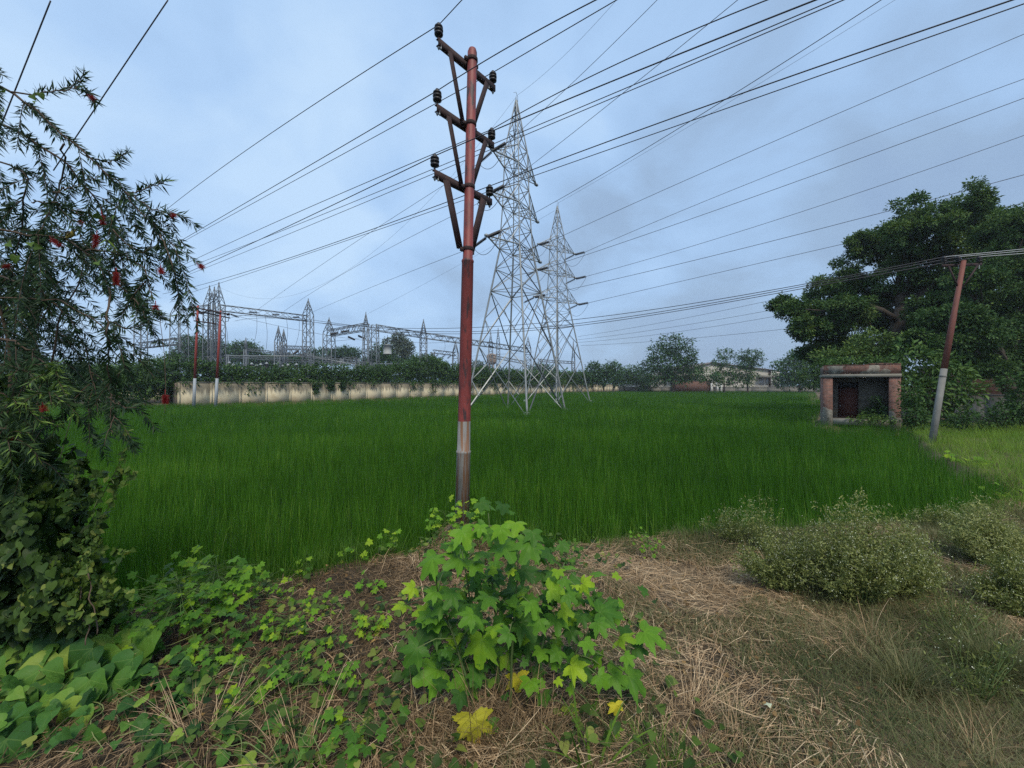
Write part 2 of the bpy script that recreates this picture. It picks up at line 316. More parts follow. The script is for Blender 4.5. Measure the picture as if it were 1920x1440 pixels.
def brick_mat(name, plaster_amt, dark=1.0, seed=0.0, hz=(0, 0)):
    m = bpy.data.materials.new(name); m.use_nodes = True; t = m.node_tree; N = t.nodes; L = t.links; N.clear()
    o = N.new('ShaderNodeOutputMaterial'); b = N.new('ShaderNodeBsdfPrincipled'); b.inputs['Roughness'].default_value = .9; L.new(b.outputs[0], o.inputs[0])
    tcn = N.new('ShaderNodeTexCoord'); at = N.new('ShaderNodeAttribute'); at.attribute_name = 'lp'   # lp = wall-plane coordinates in metres
    bk = N.new('ShaderNodeTexBrick'); bk.inputs['Scale'].default_value = 1.0; bk.inputs['Brick Width'].default_value = .23; bk.inputs['Row Height'].default_value = .078
    bk.inputs['Mortar Size'].default_value = .006; bk.inputs['Mortar Smooth'].default_value = .3; bk.inputs['Bias'].default_value = -.2
    bk.inputs['Color1'].default_value = (.19 * dark, .085 * dark, .062 * dark, 1); bk.inputs['Color2'].default_value = (.11 * dark, .062 * dark, .05 * dark, 1); bk.inputs['Mortar'].default_value = (.22 * dark, .19 * dark, .16 * dark, 1)
    L.new(at.outputs['Vector'], bk.inputs['Vector'])
    n = N.new('ShaderNodeTexNoise'); n.inputs['Scale'].default_value = 1.1; n.inputs['Detail'].default_value = 5; n.inputs['Roughness'].default_value = .55
    mp = N.new('ShaderNodeMapping'); mp.inputs['Location'].default_value = (seed, seed * .7, 0); L.new(at.outputs['Vector'], mp.inputs[0]); L.new(mp.outputs[0], n.inputs['Vector'])
    rp = N.new('ShaderNodeValToRGB'); rp.color_ramp.elements[0].position = .5 - plaster_amt * .3; rp.color_ramp.elements[1].position = .53 - plaster_amt * .3
    rp.color_ramp.elements[0].color = (1, 1, 1, 1); rp.color_ramp.elements[1].color = (0, 0, 0, 1)
    sx = N.new('ShaderNodeSeparateXYZ'); L.new(at.outputs['Vector'], sx.inputs[0]); q1 = N.new('ShaderNodeMath'); q1.operation = 'MULTIPLY_ADD'; L.new(sx.outputs[1], q1.inputs[0]); q1.inputs[1].default_value, q1.inputs[2].default_value = hz
    q2 = N.new('ShaderNodeMath'); q2.operation = 'ADD'; L.new(n.outputs[0], q2.inputs[0]); L.new(q1.outputs[0], q2.inputs[1]); L.new(q2.outputs[0], rp.inputs[0])
    n2 = N.new('ShaderNodeTexNoise'); n2.inputs['Scale'].default_value = 5; n2.inputs['Detail'].default_value = 7; L.new(at.outputs['Vector'], n2.inputs['Vector'])
    pc = N.new('ShaderNodeValToRGB'); pc.color_ramp.elements[0].color = (.12 * dark, .11 * dark, .09 * dark, 1); pc.color_ramp.elements[1].color = (.36 * dark, .33 * dark, .27 * dark, 1)
    pc.color_ramp.elements[0].position = .3; pc.color_ramp.elements[1].position = .7; L.new(n2.outputs[0], pc.inputs[0])
    mu = N.new('ShaderNodeMixRGB'); mu.blend_type = 'MULTIPLY'; mu.inputs[0].default_value = .6; L.new(bk.outputs[0], mu.inputs[1])
    gr = N.new('ShaderNodeValToRGB'); gr.color_ramp.elements[0].position = .3; gr.color_ramp.elements[0].color = (.35, .33, .32, 1); gr.color_ramp.elements[1].position = .6; gr.color_ramp.elements[1].color = (1.2, 1.15, 1.1, 1)
    L.new(n2.outputs[0], gr.inputs[0]); L.new(gr.outputs[0], mu.inputs[2])
    mx = N.new('ShaderNodeMixRGB'); L.new(rp.outputs[0], mx.inputs[0]); L.new(pc.outputs[0], mx.inputs[1]); L.new(mu.outputs[0], mx.inputs[2])
    L.new(mx.outputs[0], b.inputs['Base Color'])
    bp = N.new('ShaderNodeBump'); bp.inputs['Strength'].default_value = .6; bp.inputs['Distance'].default_value = .012; L.new(bk.outputs['Fac'], bp.inputs['Height']); bp.invert = True
    L.new(bp.outputs[0], b.inputs['Normal']); return m
M['brick'] = brick_mat('old_brick', 0.0, 1.0, 3.3, (-.24, .20))
M['brick_dark'] = brick_mat('dark_brick', -.5, .55, 1.3)
M['plaster'] = brick_mat('patchy_plaster', .75, .42, 6.1)
M['brick_far'] = brick_mat('far_brick', -.6, .8, 2.0)

def painted_pole(name, zred, zseam):
    """grey galvanised foot, red oxide paint above zred, drips and flaking patches"""
    m = bpy.data.materials.new(name); m.use_nodes = True; t = m.node_tree; N = t.nodes; L = t.links; N.clear()
    o = N.new('ShaderNodeOutputMaterial'); b = N.new('ShaderNodeBsdfPrincipled'); b.inputs['Roughness'].default_value = .6; L.new(b.outputs[0], o.inputs[0])
    tcn = N.new('ShaderNodeTexCoord'); sp = N.new('ShaderNodeSeparateXYZ'); L.new(tcn.outputs['Object'], sp.inputs[0])
    def noise(sc, v, det=6, rg=.6):
        mp = N.new('ShaderNodeMapping'); mp.inputs['Scale'].default_value = v; L.new(tcn.outputs['Object'], mp.inputs[0])
        n = N.new('ShaderNodeTexNoise'); n.inputs['Scale'].default_value = sc; n.inputs['Detail'].default_value = det; n.inputs['Roughness'].default_value = rg; L.new(mp.outputs[0], n.inputs['Vector']); return n.outputs[0]
    def ramp(f, els):
        r = N.new('ShaderNodeValToRGB'); L.new(f, r.inputs[0]); e = r.color_ramp.elements
        e[0].position, e[0].color = els[0][0], (*els[0][1], 1); e[1].position, e[1].color = els[-1][0], (*els[-1][1], 1)
        for p_, c_ in els[1:-1]: x = e.new(p_); x.color = (*c_, 1)
        return r.outputs[0]
    red = ramp(noise(5, (1, 1, .5)), [(.25, (.09, .018, .017)), (.5, (.19, .034, .030)), (.75, (.27, .052, .042))])
    fl = ramp(noise(9, (1.4, 1.4, .28), 8, .7), [(.53, (0, 0, 0)), (.60, (1, 1, 1))])
    m1 = N.new('ShaderNodeMixRGB'); L.new(fl, m1.inputs[0]); L.new(red, m1.inputs[1]); m1.inputs[2].default_value = (.045, .022, .024, 1)
    gr = ramp(noise(8, (1, 1, .3)), [(.3, (.15, .15, .145)), (.7, (.30, .295, .28))])
    ru = ramp(noise(7, (2.2, 2.2, .10), 5, .55), [(.50, (0, 0, 0)), (.58, (1, 1, 1))])
    m2 = N.new('ShaderNodeMixRGB'); L.new(ru, m2.inputs[0]); L.new(gr, m2.inputs[1]); m2.inputs[2].default_value = (.20, .10, .05, 1)
    zs = N.new('ShaderNodeMath'); zs.operation = 'GREATER_THAN'; L.new(sp.outputs[2], zs.inputs[0]); zs.inputs[1].default_value = zred
    m3 = N.new('ShaderNodeMixRGB'); L.new(zs.outputs[0], m3.inputs[0]); L.new(m2.outputs[0], m3.inputs[1]); L.new(m1.outputs[0], m3.inputs[2])
    L.new(m3.outputs[0], b.inputs['Base Color'])
    bp = N.new('ShaderNodeBump'); bp.inputs['Strength'].default_value = .35; bp.inputs['Distance'].default_value = .004; L.new(noise(40, (1, 1, .6)), bp.inputs['Height']); L.new(bp.outputs[0], b.inputs['Normal'])
    return m

# ------------------------------------------------------------------ leaf templates
def blade(nseg=3, w=.5, tipw=.0, arch=.0):
    V = []; Fc = []
    for i in range(nseg):
        u = i / nseg; ww = w * (1 - .15 * u - .5 * u ** 3)
        V += [(u, -ww, arch * u * u), (u, ww, arch * u * u)]
    V.append((1, 0, arch))
    for i in range(nseg - 1): Fc.append((2 * i, 2 * i + 2, 2 * i + 3, 2 * i + 1))
    Fc.append((2 * nseg - 2, 2 * nseg, 2 * nseg - 1))
    return np.array(V, float), Fc
T_BLADE3, T_BLADE2, T_TRI = blade(3), blade(2), blade(1)
T_BLADE5 = blade(5)
T_LEAF = (np.array([(0, 0, 0), (.45, -.5, .08), (.45, .5, .08), (1, 0, -.05)], float), [(0, 1, 3), (0, 3, 2)])
T_NEEDLE = (np.array([(0, 0, 0), (.35, -.5, .0), (.35, .5, .0), (1, 0, .02)], float), [(0, 1, 3, 2)])
def radial(outline, centre, rings, zf):
    O = np.array(outline, float); c = np.array(centre, float); n = len(O); V = [(c[0], c[1], zf(*c))]; Fc = []
    for r in range(1, rings + 1):
        for p in O:
            q = c + (p - c) * r / rings; V.append((q[0], q[1], zf(*q)))
    for k in range(n):
        j = (k + 1) % n; Fc.append((0, 1 + k, 1 + j))
        for r in range(1, rings): a = 1 + (r - 1) * n; b = 1 + r * n; Fc.append((a + k, b + k, b + j, a + j))
    return np.array(V, float), Fc
half = [(0, 0), (-.10, .10), (-.16, .26), (-.08, .42), (.10, .50), (.32, .48), (.55, .36), (.78, .18), (1, 0)]
heart = half + [(a_, -b_) for a_, b_ in half[-2:0:-1]]
T_HEART = radial(heart, (.3, 0), 1, lambda u, v: .18 * abs(v) - .12 * u * u)
T_HEART2 = radial(heart, (.3, 0), 3, lambda u, v: .30 * abs(v) ** 1.2 - .25 * u * u + .03 * math.sin(u * 16) * (abs(v) > .02) + .02 * math.sin(v * 18 + u * 5))
def lobed_outline(n, lobes, teeth, tamp):
    out = []
    for i in range(n):
        th = -PI + 2 * PI * i / n; r = .0
        for la, ll, lw in lobes:
            x = abs((th - la + PI) % (2 * PI) - PI) / lw
            r = max(r, ll * (1 - .50 * min(x, 1.0) ** .9) if x < 1 else 0)
        r = max(r, .34 * (1 - max(0, abs(th) - 2.35) / .9))
        k = (abs(th) * teeth / PI) % 1.0
        r *= 1 + tamp * (k - .5)
        out.append((r * math.cos(th), r * math.sin(th)))
    return out
R_ = math.radians
LOB5 = [(0, 1, R_(30)), (R_(48), .90, R_(28)), (-R_(48), .90, R_(28)), (R_(100), .72, R_(36)), (-R_(100), .72, R_(36))]
def lobz(u, v):
    r = math.hypot(u, v); th = math.atan2(v, u)
    fold = min(abs((th - la + PI) % (2 * PI) - PI) for la, _, _ in LOB5)
    return .16 * fold * r - .20 * r * r + .04 * math.sin(7 * u + 5 * v)
T_LOBED = radial(lobed_outline(90, LOB5, 15, .20), (0.001, 0), 4, lobz)
T_LOBED_S = radial(lobed_outline(32, LOB5, 7, .16), (0.001, 0), 2, lobz)

# ------------------------------------------------------------------ noise, polygons
_tab = rng.random((64, 64))
def vnoise(x, y):
    x = np.asarray(x, float); y = np.asarray(y, float); xi = np.floor(x).astype(int); yi = np.floor(y).astype(int)
    fx = x - xi; fy = y - yi; fx = fx * fx * (3 - 2 * fx); fy = fy * fy * (3 - 2 * fy)
    g = lambda a, b: _tab[a % 64, b % 64]
    return (g(xi, yi) * (1 - fx) + g(xi + 1, yi) * fx) * (1 - fy) + (g(xi, yi + 1) * (1 - fx) + g(xi + 1, yi + 1) * fx) * fy
def fbm(x, y): return .55 * vnoise(x, y) + .3 * vnoise(x * 2.1 + 7, y * 2.1 + 3) + .15 * vnoise(x * 4.3 + 1, y * 4.3 + 9)
POLE = np.array([-.807, 6.35])
near_px = [(40, 1240), (180, 1175), (300, 1125), (420, 1100), (520, 1085), (640, 1050), (760, 1036)]
RICE = [tuple(G(*p)[:2]) for p in near_px] + [(-1.15, 5.5), (-1.05, 6.5), (-.58, 6.5), (-.45, 5.6)] + \
       [tuple(G(*p)[:2]) for p in [(1000, 1012), (1120, 1008), (1250, 1000), (1400, 996), (1600, 985), (1790, 968), (1905, 932), (1752, 850), (1700, 806)]] + \
       [(20.3, 20.3), (17.2, 22.3), (19.6, 25.6), (30, 38), (104, 136), (45, 150), (18, 128), (-37.4, 45.4), (-44, 46), (-75, 50), (-60, 30), (-9, 3.6)]
RICE = np.array(RICE)
def inside(x, y, poly=RICE):
    c = np.zeros(len(x), bool); n = len(poly)
    for i in range(n):
        x1, y1 = poly[i]; x2, y2 = poly[(i + 1) % n]
        k = ((y1 > y) != (y2 > y)) & (x < (x2 - x1) * (y - y1) / (y2 - y1 + 1e-12) + x1); c ^= k
    return c
def edge_dist(x, y, poly=RICE):
    d = np.full(len(x), 1e9); n = len(poly)
    for i in range(n):
        a_ = poly[i]; b_ = poly[(i + 1) % n]; e = b_ - a_; t = np.clip(((x - a_[0]) * e[0] + (y - a_[1]) * e[1]) / (e @ e), 0, 1)
        d = np.minimum(d, np.hypot(x - a_[0] - t * e[0], y - a_[1] - t * e[1]))
    return d
MUD = -.6
def ground_z(x, y):
    x = np.asarray(x, float).ravel(); y = np.asarray(y, float).ravel()
    ins = inside(x, y); d = edge_dist(x, y); s = np.where(ins, d, -d)
    t = np.clip((s + .15) / .65, 0, 1); t = t * t * (3 - 2 * t)
    bump = (fbm(x * .9, y * .9) - .5) * .16 + (fbm(x * 3.1 + 5, y * 3.1) - .5) * .06
    bump = bump * (np.hypot(x, y) < 30)
    return bump * (1 - t) + MUD * t
# ================================================================== SETTING
def mkgrid():
    def axis(lo, hi, f0, f1, fine, g):
        a = list(np.arange(f0, f1 + 1e-6, fine)); s = fine; x = f1
        while x < hi: s *= g; x += s; a.append(x)
        s = fine; x = f0; b = []
        while x > lo: s *= g; x -= s; b.append(x)
        return np.array(b[::-1] + a)
    xs = axis(-1500, 1500, -9, 16, .12, 1.16); ys = axis(-40, 2500, 1.0, 16, .12, 1.16)
    X, Y = np.meshgrid(xs, ys); Z = ground_z(X, Y); V = np.stack([X.ravel(), Y.ravel(), Z], 1)
    nx, ny = len(xs), len(ys); i, j = np.meshgrid(np.arange(nx - 1), np.arange(ny - 1)); a_ = (j * nx + i).ravel()
    Fc = np.stack([a_, a_ + 1, a_ + 1 + nx, a_ + nx], 1)
    mb = MB(); mb.V.append(V); mb.I.append(Fc.ravel()); mb.S.append(np.full(len(Fc), 4)); mb.n = len(V)
    ins = inside(V[:, 0], V[:, 1]); d = edge_dist(V[:, 0], V[:, 1])
    mb.T.append(np.where(ins & (d > .1), .95, np.clip(fbm(V[:, 0] * 1.2, V[:, 1] * 1.2) * .9 - .35 * np.clip(-V[:, 0] + .4, 0, 1), 0, .8))); mb.L.append(np.zeros((len(V), 3)))  # floor under the rice coloured dark, standing in for shade between blades
    return mb
M['ground'] = material('bank_soil', [(0, (.025, .019, .012)), (.35, (.075, .055, .034)), (.6, (.15, .11, .066)), (.8, (.20, .145, .09)), (.88, (.012, .028, .010)), (1, (.014, .034, .011))], .95, 7, .10, bump=(28, .8, .03))
tag(mkgrid().build('ground', M['ground'], smooth=True), kind='structure')

# rice: individual blades, thinner on the ground with distance
def rice():
    mb = MB(); per = 12
    bands = [(3, 10, 46, T_BLADE3, .0054, 12), (10, 20, 26, T_BLADE2, .0070, 11), (20, 45, 9, T_BLADE2, .012, 11), (45, 155, 1.9, T_TRI, .034, 11)]
    for d0, d1, dens, tpl, wd, per in bands:
        x1 = d1 * 1.38 + 2; n = int(dens * (2 * x1) * (d1 - d0))
        x = rng.uniform(-x1, x1, n); y = rng.uniform(d0, d1, n)
        k = (np.abs(x) < y * 1.36 + 1.2) & inside(x, y); x, y = x[k], y[k]
        ed = edge_dist(x, y); k = ed > .03; x, y, ed = x[k], y[k], ed[k]
        k = np.hypot(x - POLE[0], y - POLE[1]) > .28; x, y, ed = x[k], y[k], ed[k]
        # planting rows wander a little: thin density and height slowly
        patch = fbm(x * .22, y * .22); hgt = .93 + .16 * (patch - .5) + .10 * (fbm(x * 1.3 + 9, y * 1.3) - .5)
        hgt = hgt * np.clip(.80 + ed * .35, .8, 1.0)
        n = len(x); X = np.repeat(x, per); Y = np.repeat(y, per); H = np.repeat(hgt, per); PT = np.repeat(patch, per)
        ang = rng.uniform(0, 2 * PI, n * per); rr = rng.random(n * per) ** .7 * (.085 if d1 < 45 else .3)
        bx = X + np.cos(ang) * rr; by = Y + np.sin(ang) * rr
        lean = rng.normal(.13, .08, n * per) if d1 < 45 else rng.normal(.2, .15, n * per)
        A = np.stack([np.cos(ang) * lean, np.sin(ang) * lean, np.ones(n * per)], 1)
        A[:, 0] += .03 * (np.repeat(fbm(x * .5, y * .5 + 4), per) - .5) * 2
        ez = np.repeat(ground_z(x, y), per) - .02
        pos = np.stack([bx, by, ez], 1)
        Nn = np.stack([-np.cos(ang + rng.normal(0, .5, n * per)), -np.sin(ang), rng.random(n * per) * .3], 1)
        L = H * rng.uniform(.78, 1.08, n * per); L = np.where(rng.random(n * per) < .03, L * 1.10, L)
        L = L + (MUD - ez) * .5
        bend = -np.abs(rng.normal(.06, .06, n * per)); bend = np.where(rng.random(n * per) < .07, bend - .22, bend)
        t = np.clip(.40 + (PT - .5) * .45 + rng.normal(0, .22, n * per) + np.repeat(rng.normal(0, .10, n), per) + (np.repeat(fbm(x * .12 + 40, y * .5), per) - .5) * .30, 0, 1)
        mb.leaves(tpl, pos, A, Nn, L, rng.uniform(.75, 1.35, n * per) * wd, t, bend)
    tag(mb.build('rice_crop', M['rice']), kind='stuff')
rice()

TD = 6
# ================================================================== TREES
def crown_leaves(mb, centres, size, n_per, tpl=T_LEAF, tint0=.45, flat=.65, asp=.42, clump=.35, droop=.25):
    """centres: rows (x,y,z,rx,ry,rz); leaf tufts on shells and through the volume, tufts are small sprays"""
    for (x, y, z, rx, ry, rz) in centres:
        nt_ = max(6, int(n_per)); per = 9
        d = norm(rng.normal(0, 1, (nt_, 3))); r = rng.uniform(.35, 1.0, nt_) ** .45
        c = np.array([x, y, z]) + d * r[:, None] * np.array([rx, ry, rz]) * (1 + .18 * rng.normal(0, 1, (nt_, 1)))
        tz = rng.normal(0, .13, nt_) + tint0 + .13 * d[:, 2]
        C = np.repeat(c, per, 0); D = np.repeat(d, per, 0)
        a = norm(D * .7 + rng.normal(0, .75, (nt_ * per, 3)) + np.array([0, 0, -droop]))
        pos = C + a * size * rng.uniform(0, 1.3, (nt_ * per, 1)) + rng.normal(0, clump * size, (nt_ * per, 3))
        Nn = norm(rng.normal(0, flat, (nt_ * per, 3)) + np.array([0, 0, 1.0]))
        L = size * rng.uniform(.65, 1.35, nt_ * per)
        mb.leaves(tpl, pos, a, Nn, L, L * asp, np.clip(np.repeat(tz, per) + rng.normal(0, .10, nt_ * per), 0, 1))
def limb_path(a, b, sag=.0, n=6, jit=.03):
    a = np.array(a, float); b = np.array(b, float); L = np.linalg.norm(b - a); t = np.linspace(0, 1, n)[:, None]
    p = a + (b - a) * t; p[:, 2] += sag * L * np.sin(t[:, 0] * PI); j = rng.normal(0, jit * L, (n, 3)); j[0] = 0; j[-1] = 0; p = p + j
    if n < 3: return p
    q = np.repeat(p, 2, 0)[:-1]; q[1::2] = (p[1:] + p[:-1]) / 2
    for _ in range(2): q[1:-1] = (q[:-2] + 2 * q[1:-1] + q[2:]) / 4
    return q
def tree(name, label, cat, base, blobs, d, mat, leaf, dens, trunk_r, group=None, tint0=.45, fork=.45, flat=.65, lean=0, depthk=.8, big=True, sub=0):
    """blobs: (px,py,rx_px,ry_px[,d]) traced from the crown; trunk rises from base"""
    cs = []
    for b in blobs:
        dd = b[4] if len(b) > 4 else d
        c = P(b[0], b[1], dd); cs.append((c[0], c[1], c[2], b[2] / F * dd, (b[2] + b[3]) / 2 / F * dd * depthk, b[3] / F * dd))
    root = empty(name, tuple(base), 0, label, cat, group)
    mb = MB()
    for c in cs:
        for q in range(sub):
            o = norm(rng.normal(0, 1, 3)) * rng.uniform(.3, 1.1) * np.array(c[3:6]); s = rng.uniform(.2, .36)
            crown_leaves(mb, [(c[0] + o[0], c[1] + o[1], c[2] + o[2], c[3] * s, c[4] * s, c[5] * s * .85)], leaf * .85, 26 + 26 * (c[3] * c[5]) * .16, tint0=tint0 + rng.normal(0, .12), flat=.8, asp=.46)
        if sub: continue
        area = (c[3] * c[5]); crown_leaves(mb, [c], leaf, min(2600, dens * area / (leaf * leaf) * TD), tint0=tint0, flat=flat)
    part(mb, 'crown', mat, root)
    tb = MB(); base = np.array(base, float); top = np.mean([c[:3] for c in cs], 0); fk = base + (top - base) * fork; fk[0] += lean
    tp = limb_path(base - [0, 0, .3], fk, n=6, jit=.02); tb.tube(tp, np.linspace(trunk_r * 1.15, trunk_r * .7, 6), 8)
    for c in cs:
        st = tp[-1] if rng.random() < .7 else tp[-2]
        ll = limb_path(st, c[:3], sag=.06, n=6, jit=.04); tb.tube(ll, np.linspace(trunk_r * .42, trunk_r * .08, 6), 6)
        if big:
            for q in range(5):
                e = np.array(c[:3]) + norm(rng.normal(0, 1, 3)) * np.array(c[3:6]) * .85
                tb.tube(limb_path(ll[6 + q % 4], e, n=4, jit=.05), np.linspace(trunk_r * .12, trunk_r * .03, 4), 4)
    part(tb, 'trunk', M['bark'], root, True)
    return root

# the big tree behind the hut
def big_tree():
    d = 33
    bl = [(1790, 385, 62, 36), (1720, 415, 62, 38), (1838, 405, 45, 32), (1760, 460, 80, 42), (1665, 462, 50, 36), (1615, 455, 22, 20), (1850, 470, 60, 36), (1700, 520, 70, 30), (1790, 530, 62, 30),
          (1600, 520, 45, 30), (1560, 545, 38, 24), (1640, 555, 38, 24), (1565, 600, 52, 26), (1640, 600, 42, 20), (1590, 575, 36, 16), (1740, 575, 44, 20), (1690, 635, 34, 18), (1500, 578, 40, 16), (1468, 568, 20, 9), (1510, 615, 34, 18), (1570, 640, 55, 26), (1535, 660, 36, 18), (1740, 610, 50, 24), (1630, 655, 50, 26)]
    root = empty('shade_tree', (P(1675, 722, d)[0], d, 0), 0, 'tall spreading broadleaf tree rising behind the brick hut, its forked trunk showing in the middle', 'tree', 'trees along the right edge of the field')
    mb = MB(); cs = []
    for b in bl:
        dd = d + rng.uniform(-3.0, 3.0); c = P(b[0], b[1], dd); cs.append((c[0], c[1], c[2], b[2] / F * dd, (b[2] + b[3]) / 2 / F * dd * .8, b[3] / F * dd))
    for c in cs:
        # break each mass into sub-sprays so that gaps open between them
        k = 31
        for q in range(k):
            o = norm(rng.normal(0, 1, 3)) * rng.uniform(.35, 1.22) * np.array(c[3:6]); s = rng.uniform(.12, .27)
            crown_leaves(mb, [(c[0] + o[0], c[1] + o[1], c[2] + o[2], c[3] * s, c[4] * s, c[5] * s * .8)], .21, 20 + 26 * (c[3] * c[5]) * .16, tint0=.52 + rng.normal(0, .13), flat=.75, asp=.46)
    part(mb, 'crown', M['tree'], root)
    tb = MB(); T = lambda *a: P(*a)
    tb.tube([T(1678, 740, d), T(1676, 690, d), T(1678, 640, d), T(1684, 600, d), T(1690, 575, d)], [.62, .55, .5, .45, .4], 10)
    tb.tube([T(1688, 585, d), T(1686, 545, d), T(1690, 500, d), T(1715, 440, d), T(1740, 400, d)], [.34, .3, .26, .18, .07], 8)
    tb.tube([T(1690, 590, d), T(1715, 562, d), T(1745, 535, d - 1), T(1780, 495, d - 1), T(1800, 430, d - 1)], [.36, .3, .26, .2, .07], 8)
    tb.tube([T(1680, 600, d), T(1650, 582, d - 1), T(1622, 572, d - 2), T(1604, 562, d - 2)], [.3, .26, .22, .08], 8)
    tb.tube([T(1690, 580, d), T(1740, 560, d), T(1800, 568, d), T(1860, 560, d)], [.24, .18, .12, .05], 7)
    tb.tube([T(1625, 572, d - 2), T(1570, 585, d - 2), T(1510, 580, d - 2)], [.16, .1, .04], 6)
    for c in cs:
        st = T(1690, 560, d) if c[0] > P(1650, 0, d)[0] else T(1625, 572, d - 2)
        if c[0] < P(1650, 0, d)[0] and c[2] > st[2] + .6: continue
        for q in range(3):
            e = np.array(c[:3]) + rng.normal(0, .4, 3) * np.array(c[3:6]); tb.tube(limb_path(st, e, .05, 5, .04), np.linspace(.05, .015, 5), 5)
    part(tb, 'trunk', M['bark'], root, True)
big_tree()
GR = 'trees along the right edge of the field'
tree('shade_tree', 'dense dark broadleaf tree at the far right edge, overhanging the grey compound wall', 'tree', (P(1905, 700, 27)[0], 27, 0),
     [(1890, 430, 45, 34), (1950, 410, 60, 45), (1880, 500, 60, 34), (1830, 520, 42, 22, 25), (1940, 520, 60, 44), (1860, 570, 66, 30), (1940, 600, 70, 44), (1830, 620, 62, 26, 25), (1900, 655, 70, 28), (1775, 655, 46, 20, 25), (1850, 690, 50, 14, 25), (1725, 640, 30, 16, 25), (1800, 590, 50, 24, 25), (1930, 700, 50, 24), (1760, 600, 40, 20), (1820, 665, 50, 20), (1880, 625, 50, 24)], 27, M['tree'], .22, .95, .42, GR, .40, big=True, sub=34)
tree('young_tree', 'bright green young tree with lighter foliage directly over the hut roof', 'tree', (P(1640, 700, 27)[0], 27, 0),
     [(1600, 665, 30, 18), (1640, 640, 26, 22), (1655, 670, 30, 16), (1560, 672, 34, 14), (1610, 640, 14, 14)], 27, M['tree'], .20, 1.0, .12, GR, .68)
tree('castor_tree', 'large leafy shrub with star shaped leaves between the hut and the leaning pole', 'shrub', (P(1735, 760, 21.5)[0], 21.5, 0),
     [(1740, 690, 38, 26), (1710, 665, 26, 16), (1780, 700, 34, 22), (1800, 735, 30, 22), (1712, 730, 22, 26), (1745, 740, 40, 26), (1722, 778, 22, 18), (1780, 778, 24, 18)], 21.5, M['hedge'], .30, 1.0, .07, GR, .62)
tree('dark_shrub', 'dark low shrub against the right hand side of the brick hut', 'shrub', (P(1712, 790, 18.5)[0], 18.5, 0),
     [(1710, 772, 18, 22), (1730, 790, 22, 14), (1707, 735, 14, 20)], 18.5, M['hedge'], .16, 1.0, .04, GR, .40)
tree('dark_shrub', 'dark shrub at the foot of the grey compound wall beside the right edge', 'shrub', (P(1890, 790, 18)[0], 18, 0),
     [(1890, 775, 34, 20), (1925, 760, 34, 26), (1860, 790, 22, 10), (1800, 785, 24, 12), (1905, 720, 24, 18)], 18, M['hedge'], .15, 1.0, .04, GR, .38)
tree('boundary_tree', 'rounded dark green tree left of the hut behind the low grey wall', 'tree', (P(1500, 725, 120)[0], 120, 0),
     [(1500, 690, 34, 26), (1475, 700, 26, 20), (1530, 680, 34, 30), (1485, 672, 14, 10), (1525, 715, 30, 12), (1470, 715, 20, 8)], 120, M['tree_far'], .8, .9, .35, GR, .5)
tree('boundary_tree', 'mid green tree just left of the hut, lower than the shade tree', 'tree', (P(1540, 725, 60)[0], 60, 0),
     [(1545, 685, 26, 26), (1525, 705, 26, 20), (1560, 660, 30, 20)], 60, M['tree'], .4, .9, .2, GR, .5)
GF = 'trees standing in front of the far warehouse'
tree('boundary_tree', 'large rounded dark tree standing left of the warehouse', 'tree', (P(1262, 725, 125)[0], 125, 0),
     [(1262, 645, 30, 14), (1238, 660, 22, 14), (1285, 668, 22, 14), (1255, 680, 40, 18), (1295, 690, 20, 14), (1232, 700, 30, 16), (1216, 682, 10, 8), (1270, 705, 34, 12)], 125, M['tree_far'], .8, 1.0, .5, GF, .42)
tree('boundary_tree', 'slim airy tree in front of the warehouse gable', 'tree', (P(1358, 725, 118)[0], 118, 0),
     [(1357, 664, 13, 8), (1350, 680, 12, 9), (1364, 692, 14, 10), (1358, 708, 18, 12)], 118, M['tree_far'], .6, .9, .22, GF, .48)
tree('boundary_tree', 'flat topped tree in front of the right half of the warehouse', 'tree', (P(1402, 725, 118)[0], 118, 0),
     [(1402, 665, 26, 8), (1395, 680, 18, 10), (1415, 676, 14, 8), (1400, 700, 20, 14), (1388, 712, 22, 10)], 118, M['tree_far'], .6, .95, .25, GF, .52)
tree('round_bush', 'low round bush in front of the warehouse brick annexe', 'shrub', (P(1325, 725, 115)[0], 115, 0),
     [(1325, 702, 22, 11), (1340, 712, 16, 8)], 115, M['tree_far'], .6, 1.0, .12, GF, .55)
xs_ = [(1112, 700, 16, 18), (1132, 705, 14, 16), (1150, 698, 16, 18), (1170, 706, 14, 14), (1192, 703, 17, 14), (1215, 714, 18, 9)]
nm = ['at the far end of the cream wall', 'second from the cream wall end in the far row', 'tallest of the far row of small trees', 'loose crowned, fourth in the far row right of the pylons', 'pale, just left of the large rounded tree', 'lowest, at the foot of the large rounded tree']
for (b, s) in zip(xs_, nm):
    dd = 140 if b[0] > 1160 else 128
    tree('small_tree', 'small green tree ' + s, 'tree', (P(b[0], 725, dd)[0], dd, 0), [b, (b[0] + 4, b[1] - b[3] * .6, b[2] * .5, b[3] * .5), (b[0] - 5, b[1] + 8, b[2], 8)], dd, M['tree_far'], .7, 1.0, .18, 'row of small trees at the end of the cream wall', .5, big=False)
